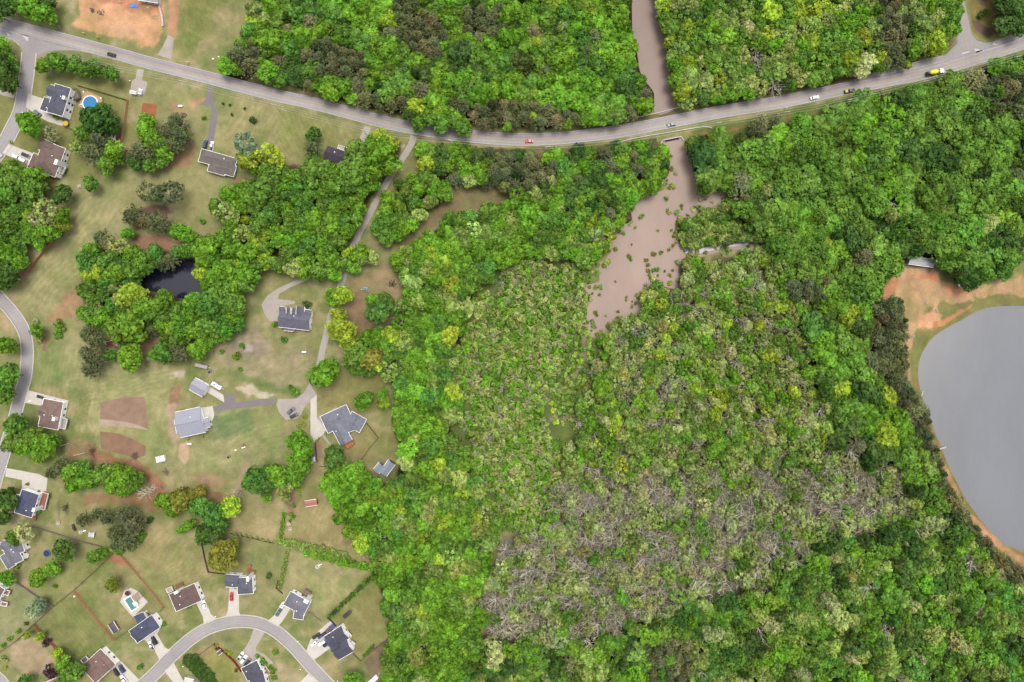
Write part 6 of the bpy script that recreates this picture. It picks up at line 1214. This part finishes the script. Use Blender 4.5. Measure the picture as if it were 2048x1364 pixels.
car('dark blue car beside the ranch house', 412,289,(.2,-1),'suv',BL); car('white pickup beside the ranch house', 425,293,(.1,-1),'pickup',WC,s=.9)
car('dark grey car on the gravel yard', 583,821,(1,-.85),'suv',(.06,.07,.09)); car('black car nearer the lawn on the gravel yard', 589,831,(1,-.5),'sedan',K)
car('dark hatchback at the end of the terrace drive', 82,794,(1,.3),'sedan',K,s=.8); car('white sedan on the drive of the brown hip-roofed house', 410,1208,(-.3,-1),'sedan',WC); car('bright red car on the straight concrete drive', 464,1192,(0,-1),'sedan',RC)
car('dark teal car on the sloping drive', 558,1224,(-.7,1),'sedan',(.05,.09,.10)); car('dark pickup at the street side of the truck yard', 633,1271,(-1,.75),'pickup',K,s=.85); car('dark blue pickup beside the black one', 644,1270,(-1,.75),'pickup',BL,s=.85); car('white car by the truck yard garage', 645,1284,(-1,.75),'suv',WC); car('dark sedan under the eaves at the truck yard', 654,1287,(-1,.75),'sedan',K)
car('black pickup parked alone on the back lawn', 696,1227,(1,-.85),'pickup',K,.0)
car('white pickup nearest the fence on the inner bend drive', 482,1311,(.7,-1),'pickup',WC,s=.9); car('white car between pickup and black car', 489,1317,(.7,-1),'suv',WC); car('black car nearest the porch house', 496,1324,(.7,-1),'suv',K)
car('dark blue car nearest the street on the drive of three', 245,1336,(-.7,-1),'suv',BL); car('dark car by the wall on the drive of three', 234,1343,(-.7,-1),'sedan',K); car('white car at the lower edge on the drive of three', 249,1357,(-.8,-1),'suv',WC)
car('black suv on the blue-grey house drive', 310,1280,(-.6,-1),'suv',K); car('white pickup on the blue-grey house drive', 304,1290,(-.6,-1),'pickup',WC,s=.85)
# the concrete mixer truck
q = xy(1866,147); o = empty('mixer_truck', (q[0], q[1], .06), math.atan2(10, 55), 'concrete mixer truck with bright yellow drum and white cab', 'truck')
mb = MB(); mb.box((-.3, 0, .95), (8.6, .9, .3)); [mb.box((x, s * 1.0, 1.15), (1.3, .5, .08)) for x in (-2.2, -3.5, 2.9) for s in (-1, 1)]; mb.build('chassis', flat('truck_frame', (.05, .05, .055), .7), o)
cb = loft([(2.1, ring(1.2, .7, 2.9, .92)), (3.2, ring(1.2, .7, 2.95, .92)), (3.55, ring(1.15, .7, 2.1, .95)), (4.7, ring(1.05, .7, 1.85, .9)), (4.85, ring(.95, .8, 1.5, .9))]).build('cab', M['paint'], o); cb.color = (.62, .62, .62, 1)
mb = MB(); mb.add([(3.3, -1.0, 2.75), (3.3, 1.0, 2.75), (3.62, -1.02, 2.1), (3.62, 1.02, 2.1), (3.25, -1.0, 2.1), (3.25, 1.0, 2.1)], [(0, 2, 3, 1), (0, 1, 5, 4), (0, 4, 2), (1, 3, 5), (2, 4, 5, 3)]); mb.build('windscreen', M['glass'], cb)
ds = [(-3.4, .5), (-3.1, .85), (-1.6, 1.25), (-.1, 1.3), (1.1, 1.0), (1.6, .6)]; dr = loft([(x, [(r * math.cos(6.2832 * i / 14), 2.3 - (x + 1) * .12 + r * math.sin(6.2832 * i / 14)) for i in range(14)][::-1]) for x, r in ds]).build('drum', flat('yellow_drum_paint', (.52, .50, .02), .45), o, True)
mb = MB(); mb.box((-4.0, 0, 2.6), (.9, 1.2, .5), 0, 0, .7); mb.box((-4.3, 0, 1.4), (.5, .7, 1.6)); mb.build('hopper', flat('truck_frame', (.05, .05, .055), .7), o)
WT_ = wheel_mb(.52, .5).mesh('wheel', M['rubber']); RT_ = wheel_mb(.3, .54).mesh('rim', M['chrome'])
for x in (-3.5, -2.2, 2.9):
    for s in (-1, 1): w = link('wheel', WT_, o, (x, s * 1.0, .52)); link('rim', RT_, w)
def trailer(label, px, py, d, L, Wd, H, color, name='trailer', boxy=True):
    q = xy(px, py); o = empty(name, (q[0], q[1], .04), math.atan2(-d[1], d[0]), label, 'trailer', 'parked trailers')
    if boxy:
        b = loft([(-L / 2, ring(Wd * .45, .6, H * .9)), (-L / 2 + .15, ring(Wd / 2, .5, H)), (L / 2 - .4, ring(Wd / 2, .5, H)), (L / 2, ring(Wd * .42, .6, H * .8))]).build('body', M['paint'], o); b.color = (*color, 1)
        mb = MB(); mb.box((-L * .2, 0, H + .06), (.7, .7, .14)); mb.box((L * .18, .1, H + .06), (.5, .5, .12)); mb.build('roof_hatch', flat('dark_hatch', (.05, .05, .055), .5), o)
        mb = MB(); [mb.box((L * .12, s * (Wd / 2 + .01), H * .68), (L * .3, .05, .5)) for s in (-1, 1)]; mb.build('windows', M['glass'], o)
    else:
        mb = MB(); mb.box((0, 0, .62), (L, Wd, .1)); b = mb.build('bed', M['paint'], o); b.color = (*color, 1)
        mb = MB(); [mb.box((0, s * (Wd / 2), .9), (L, .06, .5)) for s in (-1, 1)]; mb.box((L / 2, 0, .9), (.06, Wd - .1, .5)); mb.build('rails', flat('trailer_frame', (.06, .05, .05), .7), o)
    mb = MB(); mb.box((L / 2 + .6, 0, .5), (1.3, .12, .1)); mb.build('drawbar', M['steel'], o)
    for s in (-1, 1): w = link('wheel', WM_, o, (-.2, s * (Wd / 2 - .12 if boxy else Wd / 2 + .14), .34)); link('rim', RM_, w)
trailer('white caravan parked beside the white garage', 436,771,(1,.6),5.6,2.2,2.5,WC,'caravan'); trailer('white box trailer at the top of the sloping drive', 567,1208,(-.7,1),3.4,1.9,2.0,WC,'box_trailer'); trailer('white box trailer at the truck yard drive', 629,1285,(-1,.75),3.4,1.7,1.9,WC,'box_trailer')
trailer('long brown flatbed trailer with blue bundle beside the house', 661,1256,(-1,.95),6.0,2.0,0,alb(120,110,116),'flatbed_trailer',False); trailer('long weathered flat trailer below the pond trees', 404,732,(1,.22),7.0,2.0,0,alb(196,188,180),'flatbed_trailer',False)
q = xy(667,1250); o = empty('tarpaulin_bundle', (q[0], q[1], .72), R(43), 'blue tarpaulin bundle on the brown flatbed', 'bundle'); loft([(-.9, ring(.5, 0, .3)), (-.5, ring(.75, 0, .6)), (.5, ring(.72, 0, .55)), (.9, ring(.45, 0, .25))]).build('cover', flat('blue_tarpaulin', (.03, .06, .28), .6), o)
trailer('long white trailer beneath the lower forest edge', 747,1357,(.75,-.66),6.5,2.4,2.6,WC,'box_trailer')

# ================================================================= THINGS LYING ABOUT
def heap(name, label, cat, px, py, r, mats, n=12, seed=0, kind='stick', h=.5, group=None):
    """a pile of brush, timber or rubble modelled piece by piece in one body"""
    g = random.Random(seed + int(px)); mb = MB(); q = xy(px, py)
    for k in range(n):
        a, d = g.uniform(0, 6.28), r * g.uniform(0, .8) ; x, y = d * math.cos(a), d * math.sin(a); z = h * (1 - d / r) * g.uniform(.3, 1) + .1
        if kind == 'stick': b = g.uniform(0, 6.28); L = r * g.uniform(.4, 1.0); mb.tube((x - L * math.cos(b), y - L * math.sin(b), z * .6), (x + L * math.cos(b), y + L * math.sin(b), z), .09, .05, 4)
        elif kind == 'board': b = g.uniform(-.4, .4); mb.box((x, y, z), (r * g.uniform(.6, 1.3), .2, .07), b)
        else: mb.box((x, y, z * .6), (g.uniform(.3, .8), g.uniform(.3, .7), g.uniform(.2, .5)), a, 0, g.uniform(.5, .9))
    o = mb.build(name, mats); o.location = (q[0], q[1], 0); return tag(o, label, cat, group)
stone = flat('pale_rubble', alb(206,196,186), .9, .1, 0, .2); lumber = flat('new_lumber', alb(226,196,150), .8, .1, 0, .15); ash = flat('ash_and_char', alb(98,88,84), .95, .05, 0, .3)
heap('brush_pile', 'dark brush pile on the pale ring by the forest', 'brush pile', 785, 569, 2.3, ash, 22); heap('brush_pile', 'dark burnt pile on the ashy field', 'brush pile', 488, 697, .9, ash, 10); heap('brush_pile', 'brown brush heap beyond the tilled plots', 'brush pile', 186, 902, 2.6, flat('brown_brush', alb(120,92,82), .95, .05, 0, .2), 26, 3); heap('brush_pile', 'twiggy heap on the corner of the lower plot', 'brush pile', 270, 912, 2.6, flat('twigs', alb(140,112,98), .95, .05, 0, .2), 26, 4); heap('brush_pile', 'low grey weed heap on the dry lawn', 'brush pile', 333, 944, 2.0, flat('grey_weeds', alb(146,124,112), .95, .05, 0, .2), 20, 5, h=.3); heap('brush_pile', 'charred fire heap with stones behind the blue-roofed house', 'brush pile', 131, 1017, 2.2, ash, 26, 6)
heap('brush_pile', 'pale bare branch heap at the green tree edge', 'brush pile', 734, 957, 1.6, flat('pale_branches', alb(206,190,172), .9, .1, 0, .1), 14, 7); heap('brush_pile', 'long cut-branch mound in the walled strip garden', 'brush pile', 582, 1003, 3.2, flat('dry_straw', alb(186,152,134), .95, .05, 0, .2), 46, 8, h=.6)
heap('rubble_pile', 'dark broken rubble on the red building site, western heap', 'rubble', 184, 20, 1.8, flat('grey_rubble', alb(120,110,104), .9, .1, 0, .2), 20, 1, 'rock'); heap('rubble_pile', 'dark broken rubble on the red building site, eastern heap', 'rubble', 202, 26, 2.2, flat('grey_rubble', alb(120,110,104), .9, .1, 0, .2), 20, 2, 'rock')
heap('lumber_pile', 'scattered new boards on the red building site, upper pile', 'lumber', 297, 16, 2.6, lumber, 14, 1, 'board'); heap('lumber_pile', 'scattered new boards beside the white retaining wall', 'lumber', 309, 36, 2.2, lumber, 9, 2, 'board'); heap('lumber_pile', 'scattered new boards west of the blue tarpaulin', 'lumber', 240, 4, 2.4, lumber, 8, 3, 'board')
heap('rubble_pile', 'white rock pile beside the lake, northern one', 'rubble', 1852, 606, 1.5, stone, 14, 1, 'rock'); heap('rubble_pile', 'grey rock pile on the bright red clay', 'rubble', 1873, 622, 1.6, stone, 16, 2, 'rock'); heap('rubble_pile', 'grey rock pile beside the lake track', 'rubble', 1824, 674, 1.5, stone, 16, 3, 'rock')
heap('rubble_pile', 'white kerb stones on the verge west of the site', 'rubble', 119, 54, 1.4, stone, 6, 4, 'rock'); heap('rubble_pile', 'white kerb stones on the verge nearer the site', 'rubble', 138, 60, 1.2, stone, 6, 5, 'rock'); heap('rubble_pile', 'pale stones under the pond pines', 'rubble', 232, 688, 2.2, stone, 8, 6, 'rock')
q = xy(269,12); mb = MB(); g = random.Random(3); P = [(1.9 * math.cos(a / 9 * 6.28) * g.uniform(.7, 1.2) * 1.3, 1.1 * math.sin(a / 9 * 6.28) * g.uniform(.7, 1.2)) for a in range(9)]; mb.prism(P, .05, .3); mb.box((.3, .1, .4), (1.4, .9, .25), .4, 0, .6); o = mb.build('tarpaulin', flat('bright_blue_tarpaulin', (.04, .14, .42), .6)); o.location = (q[0], q[1], 0); tag(o, 'bright blue tarpaulin over a stack on the red soil', 'tarpaulin')
def swing(o):
    mb = MB(); [mb.tube((x, y * .9, 0), (x, 0, 2.2), .05, .05, 5) for x in (-1.4, 1.4) for y in (-1, 1)]; mb.tube((-1.5, 0, 2.2), (1.5, 0, 2.2), .06, .06, 5); mb.build('frame', M['steel'], o)
    mb = MB(); [mb.tube((x + s, 0, 2.2), (x + s, 0, .5), .015, .015, 3) for x in (-.7, .5) for s in (-.2, .2)]; [mb.box((x, 0, .48), (.5, .2, .05)) for x in (-.7, .5)]; mb.build('swings', M['rubber'], o)
small('swing_set', 'small swing set with blue plastic slide on the side lawn', 'swing set', 729, 580, swing)
def slide(o): mb = MB(); mb.box((0, 0, .7), (1.6, .6, .08)); mb.cyl((.9, 0, .1), .6, .7, 9, 0, .5); mb.build('slide', flat('blue_plastic', (.05, .2, .5), .4), o); mb = MB(); mb.box((-.8, 0, .4), (.1, .5, .8)); mb.build('ladder', M['steel'], o)
small('slide', 'bright blue play slide beside the swing set', 'slide', 731, 576, slide)
def tramp(o, c=(.01, .02, .08)):
    mb = MB(); n = 16; mb.add([(r * math.cos(6.2832 * i / n), r * math.sin(6.2832 * i / n), z) for r, z in ((1.6, .75), (1.75, .8), (1.9, .75)) for i in range(n)], [(k * n + i, k * n + (i + 1) % n, (k + 1) * n + (i + 1) % n, (k + 1) * n + i) for k in range(2) for i in range(n)]); mb.build('rim', flat('trampoline_pad', (.03, .08, .3), .6), o)
    mb = MB(); mb.cyl((0, 0, .7), 1.62, .03, 16); mb.build('mat', flat('trampoline_mat', (.015, .02, .05), .7), o); mb = MB(); [mb.cyl((1.75 * math.cos(a), 1.75 * math.sin(a), 0), .04, .74, 5) for a in (0, 1.57, 3.14, 4.71)]; mb.build('legs', M['steel'], o)
small('trampoline', 'round dark blue trampoline by the round dark tree', 'trampoline', 95, 1106, tramp)
def table(o):
    mb = MB(); mb.box((0, 0, .74), (1.9, .9, .06)); mb.build('table_top', flat('bleached_wood', alb(226,208,190), .8), o)
    for s in (-1, 1): mb = MB(); mb.box((0, s * .85, .44), (1.9, .28, .05)); mb.build('bench', flat('bleached_wood', alb(226,208,190), .8), o)
    mb = MB(); [mb.box((x, 0, .36), (.08, 1.7, .08)) for x in (-.7, .7)]; [mb.tube((x, s * .7, 0), (x, s * .2, .7), .05, .05, 4) for x in (-.7, .7) for s in (-1, 1)]; mb.build('legs', flat('bleached_wood', alb(226,208,190), .8), o)
for x, y, l in ((578,1047,'pinkish picnic table on the open lawn, the upper of two'), (581,1058,'pale picnic table on the open lawn, the lower of two'), (298,717,'small picnic table at the edge of the pond pines'), (118,1046,'picnic table beside the toy yard fence'), (160,373,'pale picnic table on the meadow below the brown house')): small('picnic_table', l, 'picnic table', x, y, table, .2, 'picnic tables')
def tank(o): mb = MB(); [mb.box((x, 0, .25), (.2, .7, .5)) for x in (-.6, .6)]; mb.build('stand', M['kerb'], o); loft([(x, [(r * math.cos(6.2832 * i / 10), .85 + r * math.sin(6.2832 * i / 10)) for i in range(10)][::-1]) for x, r in ((-1.2, .2), (-1.0, .5), (1.0, .5), (1.2, .2))]).build('cylinder', M['white'], o, True); mb = MB(); mb.cyl((0, 0, 1.32), .14, .14, 8); mb.build('valve_cap', M['steel'], o)
for x, y, l in ((609,704,'white gas tank on the lawn below the dormered house'), (362,213,'small white gas tank on the dry grass'), (457,395,'white gas tank at the edge of the grove'), (380,887,'pale gas tank below the white farmhouse')): small('gas_tank', l, 'gas tank', x, y, tank, 0, 'gas tanks in the yards')
def mower(o): b = loft([(-.9, ring(.45, .3, .7)), (-.3, ring(.5, .3, .8)), (.4, ring(.4, .35, .9)), (.95, ring(.3, .4, .75))]).build('body', M['paint'], o); b.color = (.03, .03, .08, 1); mb = MB(); mb.box((-.35, 0, .92), (.5, .45, .2)); mb.build('seat', M['rubber'], o); [link('wheel', WM_, o, (x, y, .3)).__setattr__('scale', (.85, .85, .85)) for x in (-.6, .6) for y in (-.5, .5)]
for x, y, l in ((458,913,'dark ride-on mower on the lawn below the farmhouse'), (355,304,'blue ride-on mower under the olive pine'), (420,743,'dark ride-on mower behind the flat trailer')): small('mower', l, 'mower', x, y, mower, .8, 'ride-on mowers')
def fchair(o): mb = MB(); mb.box((0, 0, .42), (.6, .6, .06)); mb.build('seat', M['white'], o); mb = MB(); mb.box((-.3, 0, .75), (.07, .6, .6)); mb.build('backrest', M['white'], o); mb = MB(); [mb.box((x, y, .2), (.06, .06, .4)) for x in (-.25, .25) for y in (-.25, .25)]; mb.build('legs', M['white'], o)
for x, y, l in ((486,895,'white garden chair near the orange fire ring, eastern one'), (490,894,'white garden chair near the orange fire ring, western one'), (472,900,'pale garden chair west of the fire ring'), (427,118,'white garden chair by the northern pine, lower one'), (438,114,'white garden chair by the northern pine, upper one'), (150,1192,'white garden chair at the end of the orange lawn fence'), (61,802,'white garden chair by the concrete drive')): small('garden_chair', l, 'chair', x, y, fchair, .5, 'white garden chairs')
def gym(o): mb = MB(); [mb.tube((x, y, 0), (x * .8, y * .8, 2.1), .06, .06, 5) for x in (-1, 1) for y in (-1, 1)]; [mb.tube((x * .8, -.8, 2.1), (x * .8, .8, 2.1), .06, .06, 4) for x in (-1, 1)]; [mb.tube((-.8, y, 2.1), (.8, y, 2.1), .06, .06, 4) for y in (-.8, -.3, .3, .8)]; mb.build('frame', M['white'], o); mb = MB(); mb.box((1.1, 0, .6), (1.8, .5, .06)); mb.build('slide', M['white'], o)
small('climbing_frame', 'white climbing frame in the toy yard', 'climbing frame', 166, 1062, gym, .2); small('climbing_frame', 'grey climbing frame on the wide lawn below the hedge', 'climbing frame', 637, 1131, gym, .5)
car_ = car('dark maroon pickup standing in the toy yard', 149, 1055, (.45,1), 'pickup', (.05, .015, .02), 0, .7)
def dock(o): mb = MB(); [mb.box((x * .5, 0, .3), (.44, 1.1, .06)) for x in range(-5, 6)]; mb.build('boards', flat('bleached_boards', (.3, .3, .29), .8), o); mb = MB(); [mb.cyl((x, y, 0), .08, .5, 6) for x in (-2.4, 2.4) for y in (-.5, .5)]; mb.build('posts', M['greybark'], o)
small('dock', 'small white dock on the lake shore, southern one', 'dock', 1885, 896, dock, R(20)).scale = (.7, .7, 1); small('dock', 'tiny white dock at the pine-lined shore, northern one', 'dock', 1844, 787, dock, R(70)).scale = (.5, .5, 1)
small('parked_boat', 'white boat hull under the trees by the lake track', 'boat', 1924, 569, lambda o: (loft([(-2.2, ring(.8, .3, 1.0, 1)), (.8, ring(.9, .25, 1.0, 1)), (2.0, ring(.4, .5, 1.1, 1)), (2.6, ring(.05, .8, 1.15, 1))]).build('hull', M['white'], o), MB().box((-.4, 0, 1.03), (2.6, 1.2, .06)).build('cover', flat('boat_cover', (.4, .4, .38), .8), o)), .2)
def ring_(o): mb = MB(); n = 10; [mb.box((1.0 * math.cos(6.2832 * i / n), 1.0 * math.sin(6.2832 * i / n), .15), (.5, .4, .3), 6.2832 * i / n) for i in range(n)]; mb.build('stones', flat('clay_stones', alb(190,130,98), .9), o); mb = MB(); [mb.tube((math.cos(a), math.sin(a), .1), (-.3 * math.cos(a), .3 * math.sin(a), .4), .08, .06, 4) for a in (0, 1.3, 2.6, 4.0)]; mb.build('logs', ash, o)
small('fire_ring', 'orange stone fire ring on the lawn', 'fire ring', 488, 891, ring_)
mb = MB(); g = random.Random(9)
for p, l in (((160,908),'leaning dead trunk beside the pine, the lower one'), ((128,890),'short fallen trunk at the green tree edge'), ((298,977),'fallen pale trunk at the bare pine gap'), ((222,682),'pale fallen trunk under the pond pines'), ((1166,382),'dead pale log among the forest trees')):
    q = xy(*p); mb = MB(); mb.tube((-3.2, -.8, .4), (3.2, .9, .9), .2, .1, 6); [mb.tube((x, x * .26, .6), (x + .8, x * .26 + g.uniform(-.9, .9), 1.2), .06, .03, 4) for x in (0, 1.2, 2.2)]; o = mb.build('fallen_log', M['greybark']); o.location = (q[0], q[1], 0); tag(o, l, 'log', 'fallen logs')
for x, y, l in ((415,853,'red-leaved flower bed shrub by the farmhouse porch'),): o = link('shrub', LIB['shrub'][0][0]); q = xy(x, y); o.location = (q[0], q[1], 0); o.scale = (1.2, 1.6, .9); o['tint'] = [.16, .02, .02]; tag(o, l, 'shrub', 'garden shrubs')
